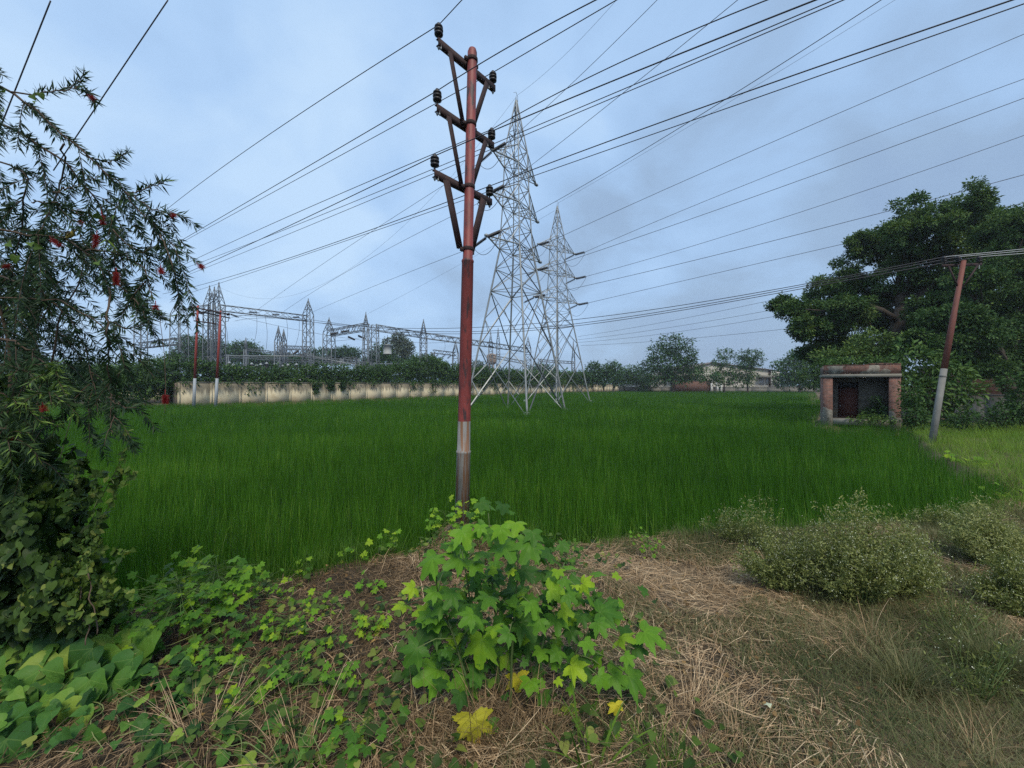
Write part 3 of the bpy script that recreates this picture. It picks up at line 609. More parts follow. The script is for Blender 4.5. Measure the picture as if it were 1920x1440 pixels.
# trees behind the substation
GS = 'trees behind the substation'
subt = [('wide flat crowned tree behind the left gantry', [(365, 645, 30, 14), (395, 655, 30, 14), (380, 675, 44, 18), (340, 668, 20, 14)], 150, M['tree_far'], .5),
        ('dome shaped tree behind the bus bars', [(455, 652, 26, 10), (440, 662, 22, 12), (470, 665, 24, 12), (455, 680, 36, 14)], 170, M['tree_far'], .45),
        ('low dark tree behind the small lattice masts', [(520, 675, 30, 12), (550, 680, 26, 12), (495, 684, 22, 10)], 180, M['tree_far'], .35),
        ('low dark tree right of the second gantry column', [(605, 668, 30, 12), (580, 676, 20, 12), (640, 668, 26, 12), (655, 662, 22, 10)], 170, M['tree_far'], .35),
        ('pale tall gum tree behind the suspended line trap', [(748, 636, 14, 9), (735, 646, 16, 9), (758, 650, 16, 12), (745, 664, 24, 14), (765, 668, 10, 12)], 150, M['gum'], .5),
        ('broad dark tree beside the pale gum tree', [(712, 662, 18, 14), (720, 680, 30, 16), (690, 684, 20, 12), (770, 686, 24, 10)], 145, M['tree_far'], .35),
        ('dark green tree just left of the red pole', [(795, 678, 24, 12), (810, 686, 26, 14), (832, 692, 16, 8), (780, 690, 20, 12)], 110, M['tree_far'], .5),
        ('small pale tree seen between the pylon legs', [(895, 686, 10, 8), (905, 692, 12, 8)], 170, M['gum'], .4),
        ('small dark tree between the two pylons', [(1012, 690, 14, 6), (1000, 696, 14, 6), (1030, 694, 14, 6)], 180, M['tree_far'], .5)]
for lb, bl, dd, mt_, t0 in subt:
    tree('background_tree', lb, 'tree', (P(bl[0][0], 715, dd)[0], dd, 0), bl, dd, mt_, dd * .0050, 1.9, .3, GS, t0, big=False)
# far tree line that reads as one mass
mb = MB()
for px in range(-100, 2000, 16):
    dd = 300 + rng.uniform(-30, 30); c = P(px, 716 - 6 * fbm(px * .02, 3.3), dd)
    crown_leaves(mb, [(c[0], c[1], c[2], 6, 4, 5 + 6 * rng.random())], 2.0, 26, tint0=.4)
tag(mb.build('distant_woodland', M['tree_far']), kind='stuff')

# ================================================================== BOUNDARY WALLS AND HEDGE
WA, WB = np.array([-38.0, 45.0]), np.array([45.0, 168.0])
wd_ = norm(WB - WA); wn_ = np.array([-wd_[1], wd_[0]])      # away from the camera
def wallpt(px):
    k = (px - 960) / F; t = (k * WA[1] - WA[0]) / (wd_[0] - k * wd_[1]); return WA + wd_ * t, t
root = empty('boundary_wall', (WA[0], WA[1], 0), 0, 'long cream rendered compound wall with black rain streaks and creeper on top', 'wall')
mb = MB(); L = np.linalg.norm(WB - WA); n = 48
for i in range(n):
    a_ = WA + wd_ * L * i / n; b_ = WA + wd_ * (L * (i + 1) / n); c = (a_ + b_) / 2
    mb.box((c[0], c[1], .85), (L / n / 2 - .01, .12, 1.6), (np.array([*wd_, 0]), np.array([*wn_, 0]), (0, 0, 1)))
part(mb, 'panel', M['wall'], root)
mb = MB()
for i in range(n + 1):
    a_ = WA + wd_ * L * i / n - wn_ * .02; mb.box((a_[0], a_[1], .87), (.13, .125, 1.62), (np.array([*wd_, 0]), np.array([*wn_, 0]), (0, 0, 1)))
part(mb, 'pilaster', M['wall'], root)
mb = MB(); 
for i in range(n):
    c = WA + wd_ * (L * (i + .5) / n); mb.box((c[0], c[1], 2.53), (L / n / 2 - .02, .17, .05 + .012 * rng.random()), (np.array([*wd_, 0]), np.array([*wn_, 0]), (0, 0, 1)))
part(mb, 'coping', M['slab'], root)
# return of the wall at its left end, and the wall further back on the left
mb = MB(); mb.box((WA[0] - .45, WA[1] + .6, .85), (.3, .5, 1.62)); mb.box((WA[0] - 2, WA[1] + 10, .85), (.12, 9, 1.5))
tag(mb.build('brick_pier', M['brick_far']), 'dark brick pier and return wall at the left end of the cream wall', 'wall')
mb = MB(); p0, p1 = P(-60, 735, 62), P(322, 735, 58); mb.bar((p0[0], p0[1], .6), (p1[0], p1[1], .6), .25, 2.0)
tag(mb.build('back_wall', M['wall']), 'short pale wall set back beyond the shrubs on the left of the cream wall', 'wall')
# low grey wall at the far side of the field
mb = MB(); p0, p1 = P(1160, 728, 146), P(1560, 728, 132); k = 14
for i in range(k):
    a_ = p0 + (p1 - p0) * i / k; b_ = p0 + (p1 - p0) * (i + 1) / k; mb.bar((a_[0], a_[1], .55), (b_[0], b_[1], .55), .3, 2.1 + .1 * rng.random())
tag(mb.build('low_wall', M['wallgrey']), 'low weathered grey wall across the far side of the field below the warehouse', 'wall')

def creeper_hedge():
    """mass of creeper spilling over the wall"""
    root = empty('creeper_hedge', (WA[0], WA[1] + 1.5, 0), 0, 'continuous dark green creeper hedge bulging over the cream wall', 'hedge')
    mb = MB(); tot = L * .82; t = -8.0
    prof = [(280, 690), (330, 672), (372, 680), (420, 688), (470, 690), (520, 694), (560, 694), (590, 684), (620, 690), (660, 688), (700, 690), (760, 684), (800, 668), (830, 682), (870, 692), (940, 696), (1000, 700), (1100, 702), (1200, 704)]
    while t < tot:
        c = WA + wd_ * t + wn_ * 1.3; px = 960 + F * c[0] / c[1]
        ytop = np.interp(px, [p[0] for p in prof], [p[1] for p in prof]); zt = CZ + (HY - ytop) / F * c[1] + rng.normal(0, .12)
        for q in range(4):
            zc = 1.7 + (zt - 1.9) * q / 3.3; r = rng.uniform(.7, 1.0) * (1.0 + c[1] * .004)
            sz = .15 + c[1] * .0022
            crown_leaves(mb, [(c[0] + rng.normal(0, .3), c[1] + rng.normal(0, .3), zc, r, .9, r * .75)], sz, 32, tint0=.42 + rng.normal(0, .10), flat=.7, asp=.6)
        # leaves trailing over the coping
        k = WA + wd_ * t - wn_ * .05
        if rng.random() < .65: crown_leaves(mb, [(k[0], k[1], 2.60 - .12 * rng.random(), rng.uniform(.3, 1.0), .3, rng.uniform(.1, .28))], .15 + c[1] * .002, 9, tint0=.42, asp=.6)
        t += .95 + t * .004
    part(mb, 'foliage', M['hedge'], root)
    mb = MB()
    for px in (590, 618, 640, 905, 985, 1130, 1150):
        w_, t_ = wallpt(px); h = rng.uniform(.5, 1.5)
        for q in range(5):
            cc = w_ - wn_ * .25
            crown_leaves(mb, [(cc[0], cc[1], 2.5 - h * q / 5, .38 - q * .04, .15, .3)], .15 + cc[1] * .0016, 12, tint0=.35, asp=.6)
    part(mb, 'trailing_stem', M['hedge'], root)
    mb = MB()
    for t in np.arange(0, tot, 2.5):
        c = WA + wd_ * t + wn_ * 1.3; mb.tube(limb_path((c[0], c[1], 0), (c[0] + rng.normal(0, .3), c[1], 2.4), n=4), .04, 5)
    part(mb, 'woody_growth', M['bark'], root)
creeper_hedge()
GL = 'shrubs left of the cream wall'
tree('shrub', 'yellow green bush beside the brick pier at the left end of the cream wall', 'shrub', (P(290, 745, 50)[0], 50, 0), [(292, 722, 16, 12), (300, 736, 14, 10), (275, 735, 16, 10)], 50, M['lush'], .22, 1.0, .05, GL, .5)
tree('shrub', 'dark bush hugging the brick pier', 'shrub', (P(316, 745, 46)[0], 46, 0), [(312, 742, 14, 10), (318, 725, 8, 14)], 46, M['hedge'], .2, 1.0, .05, GL, .25)
tree('shrub', 'wide dark bush on the field edge behind the red flowering tree', 'shrub', (P(240, 745, 52)[0], 52, 0), [(250, 742, 30, 10), (215, 740, 30, 10), (170, 738, 34, 12), (110, 738, 40, 14), (50, 736, 46, 16)], 52, M['hedge'], .24, 1.0, .06, GL, .35)
tree('shrub', 'tall green thicket left of the wall behind the hanging twigs', 'shrub', (P(200, 720, 66)[0], 66, 0), [(290, 692, 30, 22), (240, 700, 34, 20), (190, 700, 30, 18), (140, 700, 40, 20), (80, 695, 50, 24), (20, 690, 50, 28), (320, 680, 20, 14)], 66, M['hedge'], .3, 1.0, .1, GL, .45)
# reeds and grass along the foot of the far edges
mb = MB()
def tuft_line(mb, a, b, n, h, wd, tint=.5, spread=.4):
    t = rng.random(n)[:, None]; p = np.array(a) + (np.array(b) - np.array(a)) * t; p = p + rng.normal(0, spread, (n, 2)); z = ground_z(p[:, 0], p[:, 1])
    ang = rng.uniform(0, 2 * PI, n); ln = rng.normal(.3, .15, n); A = np.stack([np.cos(ang) * ln, np.sin(ang) * ln, np.ones(n)], 1)
    mb.leaves(T_BLADE3, np.stack([p[:, 0], p[:, 1], z - .02], 1), A, np.stack([-np.cos(ang), -np.sin(ang), 0 * ang + .2], 1), h * rng.uniform(.5, 1.2, n), wd * rng.uniform(.7, 1.3, n), np.clip(rng.normal(tint, .2, n), 0, 1), -np.abs(rng.normal(.3, .2, n)))

# ================================================================== BRICK HUT
def hut():
    f = norm([.81, -.58, 0]); b = norm([.58, .81, 0]); z = np.array([0, 0, 1.0]); o = np.array([17.5, 22.2, 0.0]); Wd, D = 3.16, 3.0
    root = empty('brick_hut', tuple(o), 0, 'small derelict brick hut with open porch and peeling plaster at the field edge', 'hut')
    def slabpart(mb, s0, s1, d0, d1, z0, z1):
        c = o + f * (s0 + s1) / 2 + b * (d0 + d1) / 2 + z * (z0 + z1) / 2; k = mb.n
        mb.box(c, ((s1 - s0) / 2, (d1 - d0) / 2, (z1 - z0) / 2), (f, b, z)); V = mb.V[-1] - o
        # wall-plane coordinates for the brick texture
        mb.L[-1] = np.stack([V @ f + V @ b, V @ z, 0 * V[:, 0]], 1)
    zt, zl = 3.30, 2.62
    mb = MB(); slabpart(mb, 0, .42, 0, .30, -.7, zl); part(mb, 'pier', M['brick'], root)
    mb = MB(); slabpart(mb, Wd - .44, Wd, 0, .30, -.7, zl); part(mb, 'pier', brick_mat('right_pier_brick', .0, 1.0, 9.4, (-.13, .12)), root)
    mb = MB(); slabpart(mb, 0, .2, .30, D, -.7, zl); slabpart(mb, Wd - .2, Wd, .30, D, -.7, zl); part(mb, 'side_wall', M['brick'], root)
    mb = MB(); slabpart(mb, .2, .72, 1.15, 1.35, -.1, zl); slabpart(mb, 1.62, Wd - .2, 1.15, 1.35, -.1, zl); slabpart(mb, .72, 1.62, 1.15, 1.35, 2.36, zl); slabpart(mb, .2, Wd - .2, D - .2, D, -.1, zl)
    part(mb, 'back_wall', M['plaster'], root)
    mb = MB(); slabpart(mb, -.04, Wd + .02, -.05, D, zl + .002, zl + .17); part(mb, 'lintel', M['slab'], root)
    mb = MB(); slabpart(mb, .0, Wd, -.01, D, zl + .172, zt - .04); part(mb, 'parapet', brick_mat('parapet_brick', -.02, .75, 4.6), root)
    mb = MB()
    s = 0
    while s < Wd - .1:
        l = rng.uniform(.22, .5); h = rng.uniform(.0, .07) if s > .4 else .01
        slabpart(mb, s, min(s + l, Wd), .0, .22, zt - .038, zt + h); s += l + .012
    part(mb, 'coping', M['brick_dark'], root)
    mb = MB(); slabpart(mb, .43, Wd - .45, .0, 1.14, .02, .34); part(mb, 'porch_floor', M['slab'], root)
    mb = MB(); slabpart(mb, .76, 1.58, 1.22, 1.27, .35, 2.02)
    dr = part(mb, 'door', M['door'], root)
    mb = MB(); slabpart(mb, .72, .757, 1.18, 1.30, .345, 2.36); slabpart(mb, 1.583, 1.62, 1.18, 1.30, .345, 2.36); slabpart(mb, .757, 1.583, 1.18, 1.30, 2.03, 2.07); part(mb, 'door_frame', M['rust'], root)
    mb = MB(); slabpart(mb, .76, 1.58, 1.30, 1.32, 2.08, 2.355); part(mb, 'fanlight', M['dark'], root)
    for z0_ in (1.08, 1.93, .37):
        mb = MB(); slabpart(mb, .76, 1.58, 1.205, 1.218, z0_, z0_ + .04); mb2 = mb.build('door_rail', M['door'], dr, loc=tuple(root.location)); mb2.location = (0, 0, 0)
    mb = MB(); c = o + f * .82 + b * 1.195 + z * 1.02; mb.lathe(c, -b, [(0, .03), (.015, .035), (.03, .02)], 8); h_ = mb.build('padlock', M['steel'], dr, loc=tuple(root.location)); h_.location = (0, 0, 0)
    # creepers in the porch
    mb = MB()
    for q in range(36):
        s = rng.uniform(1.9, 2.75); h = rng.uniform(.3, .3 + 1.3 * rng.random()); c = o + f * s + b * rng.uniform(.3, 1.1) + z * h
        crown_leaves(mb, [(c[0], c[1], c[2], .2, .2, .18)], .10, 7, tint0=.5 if h < .7 else .25, asp=.6)
    for q in range(14):
        c = o + f * rng.uniform(1.2, 2.9) + b * rng.uniform(-.25, .2) + z * .4; crown_leaves(mb, [(c[0], c[1], c[2], .2, .2, .12)], .10, 7, tint0=.8, asp=.6)
    tag(mb.build('porch_weed', M['hedge']), 'bright weeds growing inside the porch of the brick hut', 'weed')
    # saplings rooted along the roof
    mb = MB()
    for q in range(26):
        c = o + f * rng.uniform(.1, Wd - .1) + b * rng.uniform(.3, 1.5) + z * (zt + rng.uniform(.05, .35)); crown_leaves(mb, [(c[0], c[1], c[2], .25, .25, .14)], .13, 7, tint0=.5, asp=.6)
    tag(mb.build('roof_weed', M['hedge']), 'leafy weeds sprouting along the roof of the brick hut', 'weed')
hut()

# ================================================================== RED POLE WITH THREE CROSSARMS
def lerp(a, b, t): return np.asarray(a) + (np.asarray(b) - np.asarray(a)) * t
PB, PT_ = np.array([-.815, 6.35, -.45]), np.array([-.637, 6.35, 7.62])
def pole_at(z): return lerp(PB, PT_, (z - PB[2]) / (PT_[2] - PB[2]))
arm_dir = norm([.65, .76, 0]); arm_nrm = norm([-.76, .65, 0])
GW = 'wires of the nearby pole line'
def pin_insulator(root, p, s=1.0):
    mb = MB(); prof = [(0, .012), (.05, .012), (.052, .034), (.065, .064), (.085, .066), (.09, .040), (.11, .040), (.118, .066), (.138, .068), (.143, .040), (.16, .040), (.168, .064), (.188, .062), (.196, .036), (.215, .034), (.235, .026), (.24, .0)]
    mb.lathe(p, (0, 0, 1), [(a * s, max(b * s, .001)) for a, b in prof], 14)
    i = part(mb, 'insulator', M['disc'], root, True)
    mb = MB(); mb.lathe(np.array(p) - [0, 0, .16 * s], (0, 0, 1), [(0, .006), (.03, .022), (.05, .022), (.05, .010), (.16, .010)], 8)
    c = mb.build('pin', M['steel'], i, loc=tuple(root.location)); c.location = (0, 0, 0)
    return np.array(p) + [0, 0, .215 * s]
TIPS = []
def red_pole():
    root = empty('power_pole', tuple(PB), 0, 'tall red painted steel pole with grey foot and three rusty crossarms, mid view', 'power pole')
    zs = [-.45, 1.10, 1.115, 1.14, 1.155, 1.60, 4.17, 4.18, 4.20, 4.23, 7.55, 7.60, 7.625]
    rs = [.118, .112, .119, .119, .105, .103, .094, .100, .100, .080, .076, .06, .01]
    mb = MB(); mb.tube([pole_at(z) for z in zs], rs, 20)
    part(mb, 'shaft', painted_pole('pole_paint', 1.62 - PB[2], 0), root, True)
    for zc in (7.40, 6.37, 5.36, 4.36):
        mb = MB(); p = pole_at(zc); mb.lathe(p, (0, 0, 1), [(0, .089), (.004, .092), (.05, .092), (.054, .089)], 18)
        mb.box(p + arm_nrm * .02 - arm_dir * .11, (.03, .02, .028), (arm_dir, arm_nrm, (0, 0, 1))); mb.box(p + arm_nrm * .02 + arm_dir * .11, (.03, .02, .028), (arm_dir, arm_nrm, (0, 0, 1)))
        part(mb, 'clamp', M['rust'], root)
    for zi, hl, hr in ((7.40, .60, .66), (6.40, .60, .66), (5.40, .62, .64)):
        c = pole_at(zi) + arm_nrm * .105; mb = MB(); A, B = c - arm_dir * hl, c + arm_dir * hr; up = np.array([0, 0, 1.0]); m_ = (A + B) / 2; l = (hl + hr) / 2
        mb.box(m_, (l, .006, .055), (arm_dir, arm_nrm, up)); mb.box(m_ + arm_nrm * .03 + up * .050, (l, .026, .005), (arm_dir, arm_nrm, up)); mb.box(m_ + arm_nrm * .03 - up * .050, (l, .026, .005), (arm_dir, arm_nrm, up))
        part(mb, 'crossarm', M['rust'], root)
        for s_, e in ((-1, A + arm_dir * .03), (1, B - arm_dir * .03)):
            TIPS.append(pin_insulator(root, e + arm_nrm * .03 + up * .06, 1.02))
        zb = {7.40: 6.40, 6.40: 5.40, 5.40: 4.40}[zi]
        for s_, h in ((-1, hl), (1, hr)):
            a_ = c + arm_dir * s_ * (h - .22) - arm_nrm * .012 - up * .03; b_ = pole_at(zb) + arm_dir * s_ * .10 + arm_nrm * .075
            if zi == 5.40: b_ = pole_at(4.38) + arm_dir * s_ * .12 + arm_nrm * .06
            mb = MB(); mb.bar(a_, b_, .012, (.13 if zi == 5.40 else .085), up=arm_dir); mb.bar(a_ + arm_nrm * .02, b_ + arm_nrm * .02, .045, .008, up=arm_dir); part(mb, 'brace', M['rust'], root)
        for s_ in (-.55, .5, -.40, .42): mb = MB(); mb.lathe(c + arm_dir * s_ - up * .1, (0, 0, 1), [(0, .012), (.03, .012), (.03, .007), (.07, .007)], 6); part(mb, 'bolt', M['steel'], root)
red_pole()

def wire(label, A, pts, vpx=None, B=None, r=.008, mat='wire', group=None, ext=(0, 0), n=40, name='wire', deg=2, cat='wire'):
    """plan is a straight line from A; the sag is a parabola through the given sight lines"""
    A = np.asarray(A, float)[:2]
    D = norm(np.array([(vpx - 960) / F, 1.0])) if B is None else norm(np.asarray(B, float)[:2] - A)
    T = []; Z = []
    for px, py in pts:
        k = (px - 960) / F; t = (k * A[1] - A[0]) / (D[0] - k * D[1]); Y = A[1] + t * D[1]; T.append(t); Z.append(CZ - (py - HY) / F * Y)
    c = np.polyfit(T, Z, min(deg, len(T) - 1)); t = np.linspace(min(T) - ext[0], max(T) + ext[1], n)
    P3 = np.stack([A[0] + t * D[0], A[1] + t * D[1], np.polyval(c, t)], 1)
    mb = MB(); mb.tube(P3, r, 5); o = mb.build(name, M[mat], smooth=True)
    return tag(o, label, cat, group)
def px_of(p): return (960 + F * p[0] / p[1], HY - F * (p[2] - CZ) / p[1])
# TIPS order: arm1 L,R, arm2 L,R, arm3 L,R
VX = -70
tl = [(0, 'topmost wire, over the upper left insulator of the red pole', [(322, 385), (560, 215)], [(866, 0)], 0),
      (1, 'wire over the upper right insulator of the red pole', [(345, 452), (560, 337), (740, 230)], [(1156, 0)], 0),
      (2, 'wire over the middle left insulator of the red pole', [(341, 450), (560, 325), (740, 206)], [(1000, 62), (1117, 0)], 0),
      (3, 'wire over the middle right insulator of the red pole', [(376, 481), (560, 400), (740, 314)], [(1200, 100), (1438, 0)], 0),
      (4, 'wire over the lower left insulator of the red pole', [(376, 500), (560, 417), (740, 321)], [(1200, 131), (1529, 0)], 0),
      (5, 'wire over the lower right insulator of the red pole', [(345, 542), (560, 480), (740, 410)], [(1400, 172), (1898, 0)], 0)]
def polywire(label, A, left, right, vpx, r, ext=(0, 0)):
    """two spans meeting on the insulator, each its own parabola"""
    A = np.asarray(A, float); D = norm(np.array([(vpx - 960) / F, 1.0])); mb = MB(); out_ = []
    for pts, e in ((left, ext[0]), (right, ext[1])):
        T = [0.0]; Z = [A[2]]
        for px, py in pts:
            k = (px - 960) / F; t = (k * A[1] - A[0]) / (D[0] - k * D[1]); Y = A[1] + t * D[1]; T.append(t); Z.append(CZ - (py - HY) / F * Y)
        T = np.array(T); Z = np.array(Z); w_ = np.ones(len(T)); w_[0] = 50
        if len(T) > 2: c = np.polyfit(T, Z, 2, w=w_)
        else: c = np.polyfit(T, Z, 1)
        end = T[np.argmax(np.abs(T))]; end = end + math.copysign(e, end); t = np.linspace(0, end, 30)
        out_.append(np.stack([A[0] + t * D[0], A[1] + t * D[1], np.polyval(c, t)], 1))
    P3 = np.concatenate([out_[0][::-1], out_[1][1:]]); mb.tube(P3, r, 6); return tag(mb.build('wire', M['wire'], smooth=True), label, 'wire', GW)
for i, lb, lf, rt, _ in tl: polywire(lb, TIPS[i], lf, rt, VX, .0070, ext=(3, .4))
wire('upper of the three wires passing behind the red pole', (-.7, 9.0), [(341, 553 - 48), (740, 345), (1000, 242), (1558, 0)], vpx=VX, r=.0078, group=GW, ext=(3, .5))
wire('middle one of the three wires passing behind the red pole', (-.6, 9.4), [(341, 520), (740, 357), (1000, 245), (1584, 0)], vpx=VX, r=.0078, group=GW, ext=(3, .5))
wire('lowest of the three wires passing behind the red pole', (-.4, 9.6), [(341, 554), (740, 420), (1000, 330), (1920, 7)], vpx=VX, r=.0078, group=GW, ext=(3, .5))
wire('wire crossing the extreme upper left corner of the view', (-13.5, 10.5), [(-60, 390), (0, 243), (95, 0)], B=(-11.4, 9.75), r=.015, deg=1, group='wires at the upper left')
wire('wire slanting behind the bottlebrush tree top at the upper left', (-9.85, 9.0), [(100, 320), (150, 245), (315, 0)], B=(-7.4, 8.5), r=.012, deg=1, group='wires at the upper left')

# ================================================================== LATTICE PYLONS
PROF = [(-.6, 5.1), (15.4, 1.69), (19.7, 1.38), (25.5, 1.12), (30.5, .05)]
ARMS = [(23.7, 3.85, 1.75), (19.8, 4.1, 1.75), (15.6, 4.65, 1.9)]
def hd(z): return np.interp(z, [p[0] for p in PROF], [p[1] for p in PROF])
def pylon(loc, rz, label):
    root = empty('transmission_tower', loc, 0, label, 'pylon', 'lattice pylons in the rice field'); o = np.array(loc)
    R = lambda a: np.array([math.cos(a + rz), math.sin(a + rz), 0.0])
    def corner(i, z): return o + R(PI / 4 + i * PI / 2) * hd(z) + np.array([0, 0, z])
    # here rz is the direction of the arms; corners sit at 45 degrees to it
    zlev = [-.6, 6.0, 11.4, 13.6, 15.6, 17.5, 19.8, 21.6, 23.7, 25.45, 27.2, 28.8, 30.0]
    for i in range(4):
        mb = MB(); zz_ = [-.9] + [p[0] for p in PROF]
        for a_, b_ in zip(zz_[:-1], zz_[1:]): mb.angle(corner(i, a_), corner(i, b_), .17 if b_ < 16 else .11)
        mb.lathe(corner(i, -.9), (0, 0, 1), [(0, .35), (.75, .30)], 8); part(mb, 'leg', M['steel'], root)
    mb = MB(); md = MB()
    for j, (z0, z1) in enumerate(zip(zlev[:-1], zlev[1:])):
        w_ = .080 if z0 < 12 else .060
        for i in range(4):
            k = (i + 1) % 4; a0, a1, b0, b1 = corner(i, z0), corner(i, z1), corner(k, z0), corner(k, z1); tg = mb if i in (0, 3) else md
            if z0 < 14:
                tg.angle(a0, b1, w_, rng.random()); tg.angle(b0, a1, w_, rng.random())
                X = (a0 + b1 + b0 + a1) / 4
                if z0 < 10:      # redundant members
                    tg.angle(lerp(a0, a1, .5), lerp(a0, b1, .27), .055, rng.random()); tg.angle(lerp(b0, b1, .5), lerp(b0, a1, .27), .055, rng.random())
                    tg.angle(lerp(a0, a1, .5), lerp(a1, b0, .25), .055, rng.random()); tg.angle(lerp(b0, b1, .5), lerp(b1, a0, .25), .055, rng.random())
            else:
                tg.angle(a0, b1, w_, rng.random()); tg.angle(b0, a1, w_ * .9, rng.random())
            if z0 > 7: tg.angle(a0, b0, w_ * .9, rng.random())
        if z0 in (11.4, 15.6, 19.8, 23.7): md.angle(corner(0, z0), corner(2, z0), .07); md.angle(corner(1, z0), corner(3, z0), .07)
    part(mb, 'bracing', M['steel'], root); part(md, 'bracing', M['steel_dark'], root)  # darker steel on two faces and inner ties: shade put into the colour
    mb = MB(); top = o + [0, 0, 30.5]; mb.tube([top, top + [0, 0, .35]], .04, 6); mb.tube([top + R(0) * .3, top + R(0) * .3 + [0, 0, .5], top + [0, 0, .8], top - R(0) * .4 + [0, 0, .5]], .02, 4); part(mb, 'peak', M['steel'], root)
    tips = {}
    for ai, (z, l, h) in enumerate(ARMS):
        for s in (1, -1):
            tip = o + R(0 if s > 0 else PI) * l + [0, 0, z]; i0, i1 = (0, 3) if s > 0 else (1, 2); mb = MB()
            lo = [corner(i0, z), corner(i1, z)]; hi = [corner(i0, z + h), corner(i1, z + h)]
            for c in lo: mb.angle(c, tip, .10, .6)
            for c in hi: mb.angle(c, tip, .09, .6)
            for t in (.33, .66):
                q = [lerp(lo[0], tip, t), lerp(lo[1], tip, t), lerp(hi[0], tip, t), lerp(hi[1], tip, t)]
                mb.angle(q[0], q[1], .05); mb.angle(q[0], q[2], .05); mb.angle(q[1], q[3], .05)
            mb.angle(lerp(lo[0], tip, .33), hi[0], .05); mb.angle(lerp(lo[1], tip, .33), hi[1], .05); mb.angle(lerp(lo[0], tip, .66), lerp(hi[0], tip, .33), .05); mb.angle(lerp(lo[1], tip, .66), lerp(hi[1], tip, .33), .05)
            mb.angle(lo[0], lerp(lo[1], tip, .33), .05); mb.angle(lerp(lo[1], tip, .33), lerp(lo[0], tip, .66), .05)
            mb.box(tip, (.22, .12, .10), (R(0), R(PI / 2), (0, 0, 1))); part(mb, 'crossarm', M['steel'], root); tips[(ai, s)] = tip
    return root, tips
def string(root, p, dirv, L_=1.35, r=.13, nd=9, mat='disc'):
    mb = MB(); dv = norm(dirv); pr = [(0, .03), (.1, .03)]
    st = (L_ - .25) / nd
    for k in range(nd):
        q = .12 + k * st; pr += [(q, .05), (q + st * .25, r), (q + st * .45, r), (q + st * .6, .05)]
    pr += [(L_ - .1, .03), (L_, .03)]
    mb.lathe(p, dv, pr, 9); part(mb, 'insulator_string', M[mat], root, True); return np.array(p) + dv * L_
def jumper(root, a, b, drop=1.6):
    t = np.linspace(0, 1, 16)[:, None]; p = np.asarray(a) + (np.asarray(b) - np.asarray(a)) * t; p[:, 2] -= drop * 4 * (t * (1 - t))[:, 0]
    mb = MB(); mb.tube(p, .025, 5); part(mb, 'jumper', M['wire_far'], root)

T1 = (.40, 39.2, 0); T2 = (7.14, 62.4, 0)
t1, tip1 = pylon(T1, R_(55.2), 'nearer and taller looking lattice pylon standing in the rice right of the red pole')
t2, tip2 = pylon(T2, R_(36.6), 'farther lattice pylon, smaller in the view, right of the nearer one')
GV = 'high voltage conductors of the pylons'
# pylon 1, left arms: strings towards the next pylon (over the camera's right) and towards the gantry
d_r1 = norm(np.array([.78, -.60, .10])); d_l1 = norm(np.array([-.80, .56, -.35]))
rightpts = {0: (1232, 0), 1: (1383, 0), 2: (1652, 0)}
midpts = {0: (1060, 168), 1: (1150, 189), 2: (1335, 202)}
gant = {0: (484, 580), 1: (532, 584), 2: (586, 585)}; gmid = {0: (700, 432), 1: (740, 460), 2: (740, 521)}
nmz = ['upper', 'middle', 'lower']
GA_R, GA_L = np.array([P(578, 0, 78)[0], 78.0]), np.array([P(409, 0, 67.6)[0], 67.6])
def gpoint(px):
    k = (px - 960) / F; A = GA_L; D = GA_R - GA_L; t = (k * A[1] - A[0]) / (D[0] - k * D[1]); return A + D * t
for i in range(3):
    tp = tip1[(i, -1)] - [0, 0, .15]
    e1 = string(t1, tp, d_r1, 1.7, .16, 11); e2 = string(t1, tp, d_l1, 1.7, .14, 11); jumper(t1, e1, e2, 1.3)
    far = np.array([21.0, 19.5]) if i < 3 else None
    pe = px_of(e1)
    # next support behind the camera on the right
    wire(nmz[i] + ' conductor from the left arms of the nearer pylon to the upper right', e1, [pe, midpts[i], rightpts[i]], B=(e1[0] + 20, e1[1] - 24), r=.017, mat='wire', group=GV, ext=(0, 1))
    g = gpoint(gant[i][0]); g3 = np.array([g[0], g[1], 15.7])
    pe2 = px_of(e2)
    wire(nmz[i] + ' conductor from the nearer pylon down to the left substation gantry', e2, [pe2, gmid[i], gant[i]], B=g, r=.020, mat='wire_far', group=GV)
for i in range(3):
    for s in (1, -1):
        tp = tip2[(i, s)] - [0, 0, .15]
        dr = norm(np.array([.86, -.50, .08])); dl = norm(np.array([-.86, .35, -.35]))
        e1 = string(t2, tp, dr, 1.9, .20, 11); e2 = string(t2, tp, dl, 1.9, .17, 11); jumper(t2, e1, e2, 1.6)
        pe = px_of(e1)
        if s > 0: pts = {0: [(1500, 306), (1920, 148)], 1: [(1500, 398), (1920, 254)], 2: [(1400, 500), (1608, 450), (1920, 381)]}[i]
        else: pts = {0: [(1062, 438), (1440, 270), (1920, 64)], 1: [(1079, 484), (1500, 338), (1920, 184)], 2: [(1244, 500), (1600, 416), (1920, 326)]}[i]
        if s < 0: pts = [q for q in pts if q[0] > 1200]
        wire('%s conductor from the %s arms of the farther pylon to the right' % (nmz[i], 'right' if s > 0 else 'left'), e1, [pe] + pts, B=(e1[0] + 40, e1[1] - 23), r=.030, mat='wire', group=GV, ext=(0, 2))
wire('thin earth wire from the peak of the nearer pylon to the top edge', (T1[0], T1[1]), [px_of((T1[0], T1[1], 30.9)), (1060, 102), (1156, 0)], B=(T1[0] + 14, T1[1] - 24), r=.010, mat='wire_far', group=GV, ext=(0, 1))
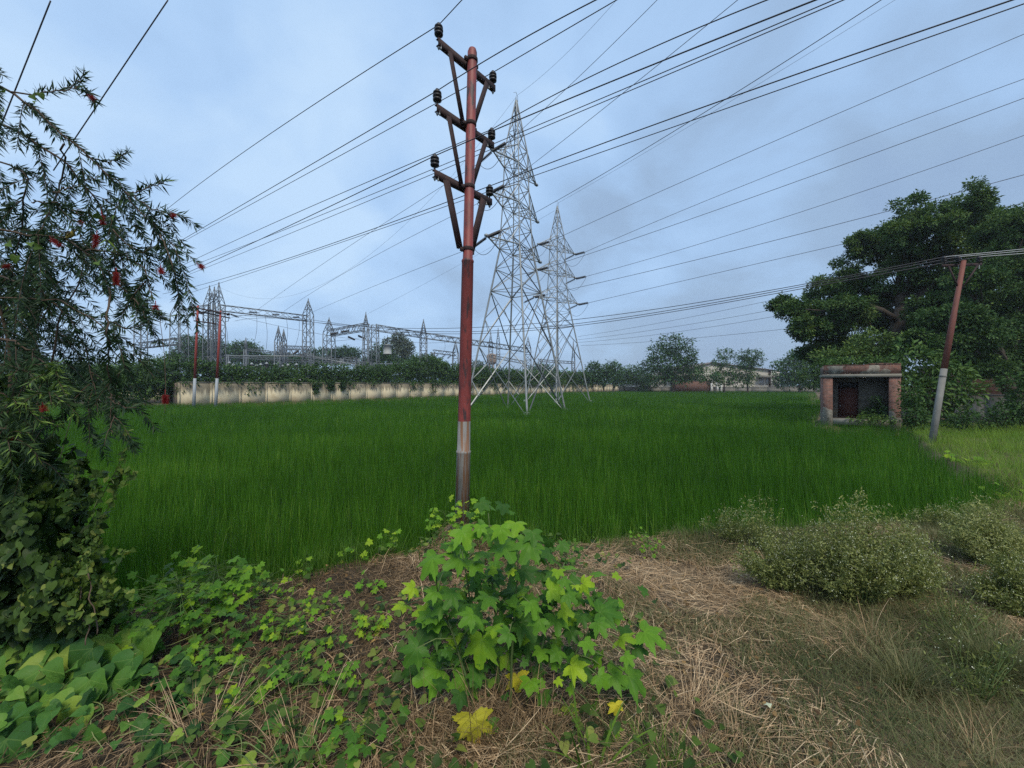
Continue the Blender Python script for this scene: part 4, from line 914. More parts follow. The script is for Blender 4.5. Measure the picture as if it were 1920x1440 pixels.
wire('thin earth wire from the peak of the farther pylon to the top edge', (T2[0], T2[1]), [px_of((T2[0], T2[1], 30.9)), (1335, 211), (1678, 0)], B=(T2[0] + 32, T2[1] - 34), r=.014, mat='wire_far', group=GV, ext=(0, 1))
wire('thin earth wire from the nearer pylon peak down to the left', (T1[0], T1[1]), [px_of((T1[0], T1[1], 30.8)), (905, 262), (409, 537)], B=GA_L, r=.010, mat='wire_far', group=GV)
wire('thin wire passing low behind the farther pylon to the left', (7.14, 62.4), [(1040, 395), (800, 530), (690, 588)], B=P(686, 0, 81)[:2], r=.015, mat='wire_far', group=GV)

# ================================================================== H-FRAME IN FRONT OF THE WALL, AND THE LEANING POLE
def hframe():
    d = 41; root = empty('double_pole', (P(384, 750, d)[0], d, MUD), 0, 'pair of red topped grey poles joined by crossarms in front of the cream wall', 'power pole'); tops = []
    for (x0, x1, yt) in ((363, 371, 573), (404, 413.5, 583)):
        b = P(x0, 768, d); t = P(x1, yt, d); mb = MB(); q = [lerp(b, t, s) for s in (0, .38, .385, .72, .73, 1)]
        mb.tube(q, [.15, .14, .125, .115, .10, .09], 10)
        mt_ = material('frame_pole_paint', [(.0, (.26, .29, .31)), (.49, (.34, .37, .40)), (.51, (.22, .045, .04)), (1, (.30, .055, .045))], .6, 6, .03)
        k = mb.T[-1]; k[:] = np.clip((mb.V[-1][:, 2] - 2.86) * 40, 0, 1) * .5 + .25
        # a hard paint line needs a ring at the change
        mb = MB(); zc = lerp(b, t, (2.9 - b[2]) / (t[2] - b[2])); mb.tube([b, zc], [.15, .13], 10, tint=.2); mb.tube([zc + [0, 0, .002], lerp(zc, t, .5), t], [.13, .11, .09], 10, tint=.8)
        part(mb, 'pole', mt_, root, True); tops.append(t)
    a, b = P(356, 575, d), P(432, 590, d)
    mb = MB(); mb.bar(a + [0, -.12, 0], b + [0, -.12, 0], .08, .14); mb.bar(P(352, 580, d) + [0, .12, 0], P(430, 596, d) + [0, .12, 0], .08, .12); part(mb, 'crossarm', M['rust'], root)
    mb = MB(); mb.bar(P(366, 602, d) + [0, -.15, 0], P(410, 608, d) + [0, -.15, 0], .07, .12); part(mb, 'crossarm', M['rust'], root)
    for px, py in ((357, 576), (395, 581), (430, 588)):
        string(root, P(px, py, d - .2), (.7, .5, -.35), .9, .12, 7); string(root, P(px, py, d - .2), (-.6, .5, -.05), .8, .11, 6)
    for px in (374, 383, 392, 401): string(root, P(px, 601 + (px - 366) * .12, d - .2), (-.3, 0, 1), .5, .07, 4)
    mb = MB(); mb.tube([P(430, 590, d), P(428, 602, d), P(420, 604, d), P(415, 600, d)], .03, 5); mb.tube([P(356, 566, d), P(366, 572, d), P(371, 582, d)], .03, 5); part(mb, 'jumper', M['wire'], root)
    return d
HD = hframe()
LP_D = 14.7
def leaning_pole():
    d = LP_D; b, t = P(1743, 842, d), P(1806, 492, d); root = empty('leaning_pole', tuple(b), 0, 'leaning rusty red pole with grey foot beside the brick hut, under the shade tree', 'power pole')
    mb = MB(); s = .43; q = lerp(b, t, s); mb.tube([b - [0, 0, .3], q], [.105, .095], 14, tint=.15); mb.tube([q + [0, 0, .003], lerp(b, t, .72), lerp(b, t, .725), t + [0.02, 0, .06]], [.095, .086, .078, .07], 14, tint=.75)
    mb.lathe(lerp(b, t, .385), t - b, [(0, .099), (.02, .107), (.06, .107), (.08, .097)], 14, tint=.2)
    mt_ = material('leaning_pole_paint', [(0, (.13, .13, .12)), (.42, (.25, .245, .22)), (.5, (.10, .045, .035)), (.8, (.17, .062, .048)), (1, (.09, .055, .045))], .7, 5, .22, bump=(50, .4, .004))
    part(mb, 'shaft', mt_, root, True)
    mb = MB(); a, c = P(1772, 497, d) + [0, .1, 0], P(1846, 494, d + .3) + [0, .1, 0]; mb.bar(a, c, .05, .10); part(mb, 'crossarm', M['rust'], root)
    mb = MB(); mb.bar(P(1779, 500, d), P(1797, 540, d), .04); mb.bar(P(1833, 498, d), P(1803, 542, d), .04); part(mb, 'brace', M['rust'], root)
    out_ = []
    for px in (1776, 1803, 1842): p = P(px, 495, d) + [0, .1, .03]; out_.append(pin_insulator(root, p, 1.25))
    return out_
LT = leaning_pole()
GLV = 'wires from the double pole to the leaning pole'
for i, (lb, pl, pr) in enumerate((('upper', [(434, 591), (640, 608), (862, 615), (1080, 599), (1440, 545)], (1950, 464)), ('middle', [(434, 595), (640, 614), (862, 622), (1080, 607), (1440, 549)], (1950, 468)), ('lower', [(440, 602), (640, 621), (862, 626), (1080, 611), (1440, 553)], (1950, 473)))):
    p3 = LT[i]; pe = px_of(p3)
    o_ = wire(lb + ' wire sagging from the double pole across the field to the leaning pole', p3, [pl[0], (pl[2][0], pl[2][1]), pl[3], pl[4], pe], B=P(434, 0, HD)[:2], r=.016, mat='wire', group=GLV, n=90, deg=4)
    wire(lb + ' wire leaving the leaning pole for the right edge', p3, [pe, pr], B=(p3[0] + 6, p3[1] - 2.0), r=.012, mat='wire_pale', group=GLV)
for i, (a, b, c) in enumerate((((1084, 631), (1250, 603), (1460, 560)), ((1084, 637), (1300, 607), (1470, 577)), ((1084, 642), (1300, 618), (1470, 590)), ((1089, 648), (1300, 634), (1480, 616)))):
    wire(['highest', 'second', 'third', 'lowest'][i] + ' of four thin wires running low behind the pylons to the shade tree', P(1084, 0, 110), [a, b, c], B=P(1480, 0, 75)[:2], r=.035, mat='wire_far', group='thin wires above the warehouse')

# ================================================================== SUBSTATION
def lattice_column(mb, x, y, h, w0, w1, peak=0, z0=0, st=.10, br=.06):
    zs = np.linspace(z0, h, max(4, int((h - z0) / 1.5)))
    hw = lambda z: w0 / 2 + (w1 - w0) / 2 * (z - z0) / (h - z0)
    cn = lambda i, z: np.array([x + (1, 1, -1, -1)[i] * hw(z), y + (1, -1, -1, 1)[i] * hw(z), z])
    for i in range(4):
        mb.bar(cn(i, z0), cn(i, h), st, tint=.6); k = (i + 1) % 4
        for j, (a, b) in enumerate(zip(zs[:-1], zs[1:])):
            (mb.bar(cn(i, a), cn(k, b), br, tint=rng.random()) if j % 2 else mb.bar(cn(k, a), cn(i, b), br, tint=rng.random())); mb.bar(cn(i, a), cn(k, a), br * .9)
        if peak:
            t = np.array([x, y, h + peak]); mb.bar(cn(i, h), t, st * .8, tint=.6); m1 = [lerp(cn(q, h), t, .35) for q in (i, k)]; m2 = [lerp(cn(q, h), t, .65) for q in (i, k)]
            mb.bar(m1[0], m1[1], br * .9); mb.bar(m2[0], m2[1], br * .9); mb.bar(cn(i, h), m1[1], br * .8); mb.bar(m1[0], m2[1], br * .8)
    if peak: mb.bar((x, y, h + peak - .3), (x, y, h + peak + .25), .12)
def lattice_beam(mb, a, b, hh=1.1, wd=1.0, st=.10, br=.06):
    a = np.array(a, float); b = np.array(b, float); d = norm(b - a); s = norm(np.cross(d, (0, 0, 1))); L_ = np.linalg.norm(b - a); n = max(3, int(L_ / 1.2))
    c = lambda i, t: a + d * L_ * t + s * wd / 2 * (1, 1, -1, -1)[i] + np.array([0, 0, hh / 2 * (1, -1, -1, 1)[i]])
    for i in range(4):
        mb.bar(c(i, 0), c(i, 1), st, tint=.6); k = (i + 1) % 4
        for j in range(n):
            t0, t1_ = j / n, (j + 1) / n; (mb.bar(c(i, t0), c(k, t1_), br, tint=rng.random()) if j % 2 else mb.bar(c(k, t0), c(i, t1_), br, tint=rng.random()))
def gantry(label, cols, beams, strings=(), name='gantry'):
    """cols: (px, ytop_of_column, ypeak, d, width_px); beams: (colA, colB, y at A)"""
    x0, y0 = P(cols[0][0], 0, cols[0][3])[:2]; root = empty(name, (x0, y0, 0), 0, label, 'gantry', 'substation gantries behind the creeper hedge')
    for (px, yt, yp, d, wpx) in cols:
        c = P(px, yt, d); mb = MB(); w_ = wpx / F * d; s = d / 75
        lattice_column(mb, c[0], d, c[2], w_ * 1.05, w_ * .9, (yt - yp) / F * d if yp else 0, 0, .12 * s, .07 * s); part(mb, 'column', M['steel_dark'], root)
    for (ia, ib, ya, yb, hpx) in beams:
        A, B = P(cols[ia][0], ya, cols[ia][3]), P(cols[ib][0], yb, cols[ib][3]); mb = MB(); s = A[1] / 75; lattice_beam(mb, A, B, hpx / F * A[1], hpx / F * A[1] * .9, .10 * s, .06 * s); part(mb, 'beam', M['steel_dark'], root)
    for (px, py, d, dv, l) in strings: string(root, P(px, py, d), dv, l, .0026 * d, 8)
    return root
dgp = lambda px: float(gpoint(px)[1])
gantry('tall lattice gantry behind the double pole with twin peaks on its left', [(402, 573, 540, 69, 15), (410.5, 570, 532, 67.6, 15), (578, 590, 562, 78, 15)], [(1, 2, 577, 597, 11)],
       [(483, 586, dgp(483), (-.9, -.3, -.02), 1.5), (525, 590, dgp(525), (-.9, -.3, -.02), 1.4), (562, 595, dgp(562), (-.9, -.3, -.02), 1.3)])
gantry('lattice gantry at the far left seen through the hanging bottlebrush twigs', [(336, 590, 556, 66, 20), (264, 600, 575, 78, 14), (393, 573, 538, 68, 15)], [(0, 2, 588, 577, 12), (1, 0, 648, 640, 10)], [(356, 588, 66, (.8, -.3, -.3), 1.4), (372, 586, 67, (.8, -.3, -.2), 1.4)])
gantry('second lattice gantry with four columns left of the red pole', [(617, 625, 597, 91, 17), (686, 614, 587, 81, 9), (701, 608, 0, 80, 15), (794, 630, 600, 93, 12), (990, 655, 632, 128, 12)],
       [(0, 1, 625, 613, 11), (2, 3, 614, 629, 11), (3, 4, 629, 657, 10)],
       [(634, 624, 88, (-.9, .2, -.1), 2.2), (655, 620, 85, (-.9, .2, -.1), 2.2), (745, 618, 86, (-.95, -.2, 0), 2), (768, 623, 89, (-.95, -.2, 0), 2), (790, 628, 92, (-.95, -.2, 0), 2), (832, 631, 98, (-.95, -.2, 0), 2), (852, 634, 102, (-.95, -.2, 0), 2),
        (652, 631, 84, (.9, -.2, -.4), 2), (671, 629, 83, (.9, -.2, -.4), 2), (915, 648, 112, (.9, -.2, -.3), 2), (925, 642, 112, (-.9, 0, 0), 2)])
gantry('small distant gantry with slim masts right of the tall gantry', [(522, 640, 612, 110, 10), (532, 642, 618, 116, 8), (581, 662, 0, 104, 10)], [(0, 2, 660, 660, 8), (1, 2, 651, 653, 6)], [(550, 664, 105, (.9, -.2, .5), 2), (562, 668, 105, (.9, -.2, .5), 2)])
gantry('low gantry behind the bus bars near the dome shaped tree', [(461, 655, 634, 120, 5), (428, 665, 0, 112, 4), (700, 680, 0, 116, 8)], [(0, 2, 655, 683, 4), (1, 2, 668, 686, 4)])
gantry('small gantry just left of the red pole', [(812, 660, 0, 118, 5), (854, 662, 640, 122, 11)], [(0, 1, 659, 664, 6)], [(822, 664, 118, (-.7, 0, -.6), 1.6), (835, 665, 119, (-.7, 0, -.6), 1.6), (846, 666, 120, (-.7, 0, -.6), 1.6)])
gantry('far gantry with thin masts seen through the nearer pylon', [(920, 650, 622, 135, 8), (934, 645, 615, 130, 7), (984, 676, 0, 135, 8)], [(0, 2, 668, 680, 5)])
gantry('low gantry of pale steel left of the second gantry columns', [(642, 672, 0, 112, 6), (670, 672, 0, 114, 6)], [(0, 1, 672, 672, 4)])
gantry('far gantry seen between the legs of the farther pylon', [(1012, 672, 0, 140, 6), (1075, 676, 640, 140, 6)], [(0, 1, 676, 680, 4)])
# tubular bus bars
for k, (x0, x1, y0_, y1_, dd, lb) in enumerate(((420, 580, 667, 668, 96, 'upper'), (700, 850, 682, 684, 112, 'right hand'), (560, 700, 664, 690, 108, 'sloping'))):
    mb = MB(); mb.tube([P(x0, y0_, dd), P(x1, y1_, dd + 4)], .12, 6); tag(mb.build('busbar', M['steel']), lb + ' grey tubular bus bar above the substation equipment', 'bus bar')
# low substation line strung between gantries
for k, (a, b, c, dd) in enumerate((((434, 590), (560, 619), (700, 640), 90), ((700, 633), (760, 641), (862, 640), 95), ((620, 640), (660, 636), (690, 630), 88), ((880, 668), (940, 664), (1000, 660), 120))):
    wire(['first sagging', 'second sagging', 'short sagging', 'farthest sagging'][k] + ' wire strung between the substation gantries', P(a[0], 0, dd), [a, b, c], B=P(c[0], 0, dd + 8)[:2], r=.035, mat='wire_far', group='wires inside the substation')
for k, (a, b, dd, s) in enumerate(((( 481, 590), (476, 645), 76, 'first'), ((497, 592), (499, 655), 76, 'second'), ((537, 597), (536, 650), 77, 'third'), ((561, 600), (554, 648), 78, 'fourth'), ((423, 610), (424, 650), 72, 'leftmost'), ((833, 640), (832, 660), 100, 'rightmost'))):
    mb = MB(); p, q = P(a[0], a[1], dd), P(b[0], b[1], dd); t = np.linspace(0, 1, 8)[:, None]; c = p + (q - p) * t; c[:, 0] += .3 * np.sin(t[:, 0] * PI); mb.tube(c, .03, 5)
    tag(mb.build('dropper_wire', M['wire_far']), s + ' dropper wire hanging from the gantry beams', 'wire', 'dropper wires')
def trap():
    d = 84; root = empty('line_trap', tuple(P(726.5, 664, d)), 0, 'grey drum shaped line trap hanging from the second gantry', 'line trap')
    c = P(726.5, 664.5, d); w_ = 7.3 / F * d; mb = MB(); mb.lathe(c, (0, 0, 1), [(0, w_), (.06, w_ * 1.05), (.15, w_ * 1.05), (.16, w_), (1.9, w_), (1.91, w_ * 1.05), (2.0, w_ * 1.05), (2.06, w_ * .9)], 16); part(mb, 'drum', M['grey'], root)
    mb = MB()
    for s in (-1, 1): mb.bar(c + [s * w_, 0, 2.05], c + [0, 0, 2.6], .06)
    mb.bar(c + [0, 0, 2.5], P(726.5, 628, d), .06); part(mb, 'hanger', M['wire'], root); string(root, P(726.5, 632, d), (0, 0, -1), 1.4, .13, 7)
trap()
# equipment: post insulators, transformer bushings
EQL = dict(zip((430, 438, 456, 472, 481, 489, 500, 515, 530, 540, 556, 572, 723), [w_ + ' brown post insulator above the hedge' + t_ for w_, t_ in (('leftmost', ' right of the double pole'), ('second', ' from the double pole'), ('third', ' from the double pole, lowest of the left ones'), ('fourth', ' from the double pole'), ('fifth', ' from the double pole'), ('sixth', ' from the double pole'), ('seventh', ' from the double pole'), ('eighth', ' from the double pole, below the slim masts'), ('ninth', ' from the double pole'), ('tenth', ' from the double pole'), ('eleventh', ' just left of the tall gantry column'), ('twelfth', ' at the foot of the tall gantry column'), ('lone', ' below the hanging line trap'))]))
for px, yt, dd in ((438, 684, 92), (472, 682, 94), (481, 685, 95), (489, 683, 93), (500, 681, 94), (515, 683, 90), (530, 686, 96), (540, 684, 97), (556, 683, 92), (572, 686, 90), (456, 690, 94), (723, 692, 100), (430, 680, 96)):
    root = empty('post_insulator', tuple(P(px, 720, dd)), 0, EQL[px], 'insulator', 'post insulators above the hedge'); root.location.z = 0
    top = P(px, yt, dd)[2]; x, y = root.location.x, root.location.y; mb = MB(); mb.tube([(x, y, 0), (x, y, top - 3)], .16, 6); part(mb, 'stand', M['grey'], root)
    mb = MB(); pr = []
    for k in range(9): q = k * .3; pr += [(q, .16), (q + .05, .30), (q + .2, .26), (q + .24, .16)]
    mb.lathe((x, y, top - 3), (0, 0, 1), pr + [(2.8, .2)], 10); part(mb, 'shed', M['disc'], root, True)
    mb = MB(); mb.lathe((x, y, top - .2), (0, 0, 1), [(0, .4), (.1, .45), (.2, .3), (.5, .1)], 8); part(mb, 'cap', M['steel'], root)
def box_building(name, label, px0, px1, ytop, d, depth, wall, roof, cat='shed', slope=.6):
    x0, x1 = P(px0, 0, d)[0], P(px1, 0, d)[0]; zt = P(0, ytop, d)[2]; root = empty(name, ((x0 + x1) / 2, d, 0), 0, label, cat)
    mb = MB(); mb.box(((x0 + x1) / 2, d + depth / 2, (zt - slope) / 2), ((x1 - x0) / 2, depth / 2, (zt - slope) / 2)); part(mb, 'wall', M[wall], root)
    mb = MB(); a, b = x0 - .4, x1 + .4; z = zt - slope; y0_, y1_ = d - .5, d + depth + .5
    mb.raw([(a, y0_, z + .02), (b, y0_, z + .02), (b, y1_, z + slope), (a, y1_, z + slope), (a, y0_, z + .2), (b, y0_, z + .2), (b, y1_, z + slope + .2), (a, y1_, z + slope + .2)], [(0, 3, 2, 1), (4, 5, 6, 7), (0, 1, 5, 4), (2, 3, 7, 6), (1, 2, 6, 5), (3, 0, 4, 7)]); part(mb, 'roof', M[roof], root)
    mb = MB(); n = max(2, int((x1 - x0) / 3))
    for i in range(n): mb.box((x0 + (x1 - x0) * (i + .5) / n, d - .03, z * .62), (.5, .04, .5))
    part(mb, 'window', M['dark'], root); return root
box_building('shed', 'blue roofed shed seen behind the nearer pylon legs', 876, 944, 694, 165, 12, 'white', 'blue', slope=1.6)
box_building('shed', 'small blue and white cabin beside the tall gantry column', 560, 596, 698, 110, 5, 'white', 'blue')
box_building('shed', 'long pale building behind the two pylons', 952, 1030, 697, 190, 12, 'cream', 'red_roofing', 'building')
box_building('shed', 'low grey roofed house beyond the trees at the far left', 120, 230, 690, 150, 10, 'cream', 'red_roofing', 'building')
def water_tank():
    d = 150; c = P(922, 674, d); root = empty('water_tank', (c[0], d, 0), 0, 'brown round water tank on legs seen through the nearer pylon', 'water tank')
    mb = MB(); mb.lathe((c[0], d, c[2] - 2), (0, 0, 1), [(0, .9), (.6, 1.7), (1.0, 1.9), (3.4, 1.9), (3.9, 1.6), (4.3, .5)], 16); part(mb, 'tank', M['tank'], root, True)
    mb = MB()
    for i in range(4): g = PI / 4 + i * PI / 2; mb.bar((c[0] + 1.5 * math.cos(g), d + 1.5 * math.sin(g), 0), (c[0] + 1.1 * math.cos(g), d + 1.1 * math.sin(g), c[2] - 1.4), .3)
    part(mb, 'leg', M['tank'], root)
water_tank()
# mast with box
# ------------------------------------------------------------------ warehouse
def warehouse():
    d = 150; X = lambda px: P(px, 0, d)[0]; Z = lambda py: P(0, py, d)[2]
    root = empty('warehouse', (X(1340), d, 0), 0, 'large pale gabled warehouse beyond the far side of the field', 'warehouse')
    xl, xa, xr = X(1232), X(1334), X(1446); zl, za, zr = Z(707), Z(679), Z(693); D = 40
    mb = MB(); mb.raw([(xl, d, 0), (xr, d, 0), (xr, d, zr - .25), (xa, d, za - .25), (xl, d, zl - .25), (xl, d + D, 0), (xr, d + D, 0), (xr, d + D, zr - .25), (xa, d + D, za - .25), (xl, d + D, zl - .25)],
                      [(0, 1, 2, 3, 4), (9, 8, 7, 6, 5), (1, 6, 7, 2), (0, 4, 9, 5)]); part(mb, 'gable_wall', M['cream'], root)
    for (x0, z0, x1, z1) in ((xl - 1, zl - .3, xa, za), (xa, za, xr + 1.2, zr - .15)):
        mb = MB(); mb.raw([(x0, d - .8, z0), (x1, d - .8, z1), (x1, d + D, z1), (x0, d + D, z0), (x0, d - .8, z0 - .28), (x1, d - .8, z1 - .28), (x1, d + D, z1 - .28), (x0, d + D, z0 - .28)], [(0, 1, 2, 3), (4, 7, 6, 5), (0, 4, 5, 1), (3, 2, 6, 7), (0, 3, 7, 4), (1, 5, 6, 2)]); part(mb, 'roof', M['red_roofing'], root)
    mb = MB(); mb.box(((X(1250) + X(1310)) / 2, d - 1.5, Z(704.5)), ((X(1310) - X(1250)) / 2, 1.5, .45)); part(mb, 'canopy', M['slab'], root)
    mb = MB(); mb.box(((X(1418) + X(1444)) / 2, d - 1.2, Z(706)), ((X(1444) - X(1418)) / 2, 1.2, .5)); part(mb, 'canopy', M['slab'], root)
    mb = MB(); mb.box((X(1443), d - .1, zr / 2), (.4, .1, zr / 2 - .2)); part(mb, 'corner_post', M['rust'], root)
    for px0, px1, py0, py1 in ((1262, 1284, 711, 714), (1290, 1308, 711, 714), (1424, 1432, 709, 722), (1436, 1440, 709, 722)):
        mb = MB(); mb.box(((X(px0) + X(px1)) / 2, d - .04, (Z(py0) + Z(py1)) / 2), ((X(px1) - X(px0)) / 2, .05, (Z(py0) - Z(py1)) / 2)); part(mb, 'window', M['dark'] if px0 < 1400 else M['grey'], root)
    r2 = empty('brick_annexe', (X(1296), 140, 0), 0, 'red brick annexe wall in front of the warehouse', 'building'); mb = MB(); x0, x1 = P(1264, 0, 140)[0], P(1330, 0, 140)[0]; mb.box(((x0 + x1) / 2, 140, 1.85), ((x1 - x0) / 2, 1.5, 1.9)); V = mb.V[-1]; mb.L[-1] = np.stack([V[:, 0], V[:, 2], 0 * V[:, 0]], 1); part(mb, 'wall', M['brick_far'], r2)
    mb = MB(); mb.box(((x0 + x1) / 2, 140, 3.82), ((x1 - x0) / 2 + .2, 1.7, .06)); part(mb, 'coping', M['slab'], r2)
    for px in (1334, 1345, 1352):
        mb = MB(); p = P(px, 0, 138); mb.box((p[0], 138, 1.4), (.28, .28, 2.1)); tag(mb.build('gate_post', M['white']), {1334: 'left', 1345: 'middle', 1352: 'right'}[px] + ' white gate post beside the brick annexe of the warehouse', 'post', 'white gate posts')
    # narrow side building to its right
    d2 = 165; x0, x1 = P(1450, 0, d2)[0], P(1462, 0, d2)[0]; r3 = empty('side_building', ((x0 + x1) / 2, d2, 0), 0, 'narrow two storey white building right of the warehouse', 'building')
    mb = MB(); mb.box(((x0 + x1) / 2, d2 + 4, 4), ((x1 - x0) / 2, 4, 4)); part(mb, 'wall', M['cream'], r3)
    for zz_ in (2.2, 5.4):
        mb = MB(); mb.box(((x0 + x1) / 2, d2 - .02, zz_), ((x1 - x0) / 2 * .6, .05, .9)); part(mb, 'window', M['dark'], r3)
warehouse()
# ------------------------------------------------------------------ right edge: grey compound wall and houses
mb = MB(); p0, p1 = P(1775, 0, 24.5), P(1990, 0, 19.5); k = 5
for i in range(k):
    a_, b_ = lerp(p0, p1, i / k), lerp(p0, p1, (i + 1) / k); mb.bar((a_[0], a_[1], .55), (b_[0], b_[1], .55), .24, 2.1)
mb.bar((p0[0], p0[1], 1.63), (p1[0], p1[1], 1.63), .34, .08)
tag(mb.build('compound_wall', M['wallgrey']), 'grey plastered compound wall right of the leaning pole', 'wall')
def house_right():
    d = 34; root = empty('brick_house', (P(1900, 0, d)[0], d, 0), 0, 'dark brick house partly hidden by the tree at the right edge', 'house'); X = lambda px: P(px, 0, d)[0]; Z = lambda py: P(0, py, d)[2]
    mb = MB(); mb.box(((X(1860) + X(1990)) / 2, d + 3, Z(685) / 2), ((X(1990) - X(1860)) / 2, 3, Z(685) / 2)); V = mb.V[-1]; mb.L[-1] = np.stack([V[:, 0] + V[:, 1], V[:, 2], 0 * V[:, 0]], 1); part(mb, 'wall', M['brick_dark'], root)
    mb = MB(); mb.box((X(1895), d - .08, Z(700) / 2 + 1), (.09, .06, Z(700) / 2 - .4)); part(mb, 'drain_pipe', M['white'], root)
    mb = MB(); mb.box(((X(1860) + X(1990)) / 2, d + 3, Z(684) + .08), ((X(1990) - X(1860)) / 2 + .2, 3.3, .1)); part(mb, 'roof', M['slab'], root)
    d2 = 38; X2 = lambda px: P(px, 0, d2)[0]; Z2 = lambda py: P(0, py, d2)[2]; r2 = empty('white_house', (X2(1845), d2, 0), 0, 'pale house with a dark window just left of the dark brick house', 'house')
    mb = MB(); mb.box(((X2(1828) + X2(1862)) / 2, d2 + 2, Z2(708) / 2), ((X2(1862) - X2(1828)) / 2, 2, Z2(708) / 2)); part(mb, 'wall', M['cream'], r2)
    mb = MB(); mb.box(((X2(1841) + X2(1859)) / 2, d2 - .04, (Z2(713) + Z2(735)) / 2), ((X2(1859) - X2(1841)) / 2, .06, (Z2(713) - Z2(735)) / 2)); part(mb, 'window', M['dark'], r2)
    mb = MB(); mb.box(((X2(1826) + X2(1864)) / 2, d2 + 1.8, Z2(707)), ((X2(1864) - X2(1826)) / 2, 2.3, .1)); part(mb, 'roof', M['slab'], r2)
house_right()

# ================================================================== FOREGROUND BANK
def bank_points(n, x0, x1, y0, y1, keep=None, margin=-.1):
    x = rng.uniform(x0, x1, n); y = rng.uniform(y0, y1, n); k = (np.abs(x) < y * 1.36 + .5) & (~inside(x, y) | (edge_dist(x, y) < margin if margin > 0 else False))
    if keep is not None: k &= keep(x, y)
    return x[k], y[k]
def to_px(x, y, z=0): return 960 + F * x / y, HY + F * (CZ - z) / y
def greenness(x, y):
    """how much living grass there is: patches on the right and the bottom, bare straw in between"""
    px, py = to_px(x, y); g = fbm(x * 1.1 + 3, y * 1.1 + 8)
    r = np.clip((px - 1300) / 600, 0, 1) * .22 + np.clip((py - 1250) / 150, 0, 1) * .12 * (px > 1350)
    return g + r
def stalks(mb, n, region, length, width, tint, tsd, flat, keep=None, curl=.3, tpl=T_BLADE5, zoff=.0, patch=None):
    x, y = bank_points(n, *region, keep=keep)
    n = len(x); z = ground_z(x, y) + np.abs(rng.normal(0, .025, n)) + zoff
    ang0 = fbm(x * .8 + 20, y * .8) * 9; ang = ang0 + rng.normal(0, .8, n); el = np.abs(rng.normal(0, 1, n)) * flat
    A = np.stack([np.cos(ang), np.sin(ang), el], 1); Nn = np.stack([rng.normal(0, .35, n), rng.normal(0, .35, n), np.ones(n)], 1)
    Ls = length * rng.uniform(.45, 1.3, n); t = tint + rng.normal(0, tsd, n) + (fbm(x * 2.2, y * 2.2) - .5) * .45
    if patch is not None: t = t + patch(x, y)
    mb.leaves(tpl, np.stack([x, y, z], 1), A, Nn, Ls, width * rng.uniform(.6, 1.4, n), np.clip(t, 0, 1), -np.abs(rng.normal(0, curl, n)) + rng.normal(0, curl * .6, n))
# straw mat
mb = MB()
kr = lambda x, y: (greenness(x, y) + rng.normal(0, .06, len(x)) < .72) & (x > -.55 + .5 * np.sin(y * 2.3) - .15 * y * (y > 3.5))
stalks(mb, 150000, (-2.0, 14, 1.7, 9), .20, .0038, .62, .20, .10, kr, .35)
stalks(mb, 30000, (-2.0, 14, 1.7, 9), .32, .0045, .68, .18, .18, lambda x, y: kr(x, y) & (fbm(x * 1.6 + 31, y * 1.6) > .47), .45)
tag(mb.build('dry_straw', M['straw']), kind='stuff')
mb = MB()
stalks(mb, 52000, (-7, .8, 1.7, 6), .18, .0034, .27, .20, .16, lambda x, y: x < -.2 + .5 * fbm(x * 2, y * 2), .45)
stalks(mb, 9000, (-7, .8, 1.7, 6), .30, .0042, .48, .25, .30, lambda x, y: (x < -.2) & (fbm(x * 2 + 5, y * 2) > .45), .7)
tag(mb.build('dead_vine_litter', M['straw']), kind='stuff')
# short living grass, sparse in the straw, thick to the right
def short_grass(mb, n, region, h, keep, tint, tsd=.16, lean=.55, wd=.0030, tpl=T_BLADE3):
    x, y = bank_points(n, *region, keep=keep); n = len(x); z = ground_z(x, y)
    ang = rng.uniform(0, 2 * PI, n); ln = np.abs(rng.normal(lean, .35, n)); A = np.stack([np.cos(ang) * ln, np.sin(ang) * ln, np.ones(n)], 1)
    mb.leaves(tpl, np.stack([x, y, z], 1), A, np.stack([-np.cos(ang), -np.sin(ang), .2 + 0 * ang], 1), h * rng.uniform(.4, 1.3, n), wd * rng.uniform(.7, 1.4, n), np.clip(tint + rng.normal(0, tsd, n) + (fbm(x * 1.4, y * 1.4 + 5) - .5) * .7, 0, 1), -np.abs(rng.normal(.3, .25, n)))
mb = MB()
short_grass(mb, 330000, (-.5, 14, 1.7, 9), .10, lambda x, y: (greenness(x, y) > .50), .60, wd=.0034)
stalks(mb, 60000, (1.0, 14, 1.7, 9), .15, .0034, .62, .2, .22, lambda x, y: greenness(x, y) > .46, .5)
short_grass(mb, 90000, (2.2, 14, 1.9, 9.5), .19, lambda x, y: (greenness(x, y) > .56), .48, lean=.7, wd=.0034)
short_grass(mb, 20000, (-.4, 14, 1.7, 9), .10, lambda x, y: (np.abs(edge_dist(x, y)) < .5) & (fbm(x * .9, y * .9) > .45), .25)
tag(mb.build('short_grass', M['grass']), kind='stuff')
# lush verge between the hut path and the right edge
mb = MB()
GZ = lambda x, y: (edge_dist(x, y) > .05) & (to_px(x, y)[0] > 1690)
short_grass(mb, 90000, (7, 26, 7.0, 21), .38, GZ, .55, lean=.5, wd=.0045)
short_grass(mb, 16000, (7, 26, 7.0, 21), .60, lambda x, y: GZ(x, y) & (fbm(x * .5, y * .5) > .5), .75, lean=.35, wd=.005)
tag(mb.build('verge_grass', M['lush']), kind='stuff')
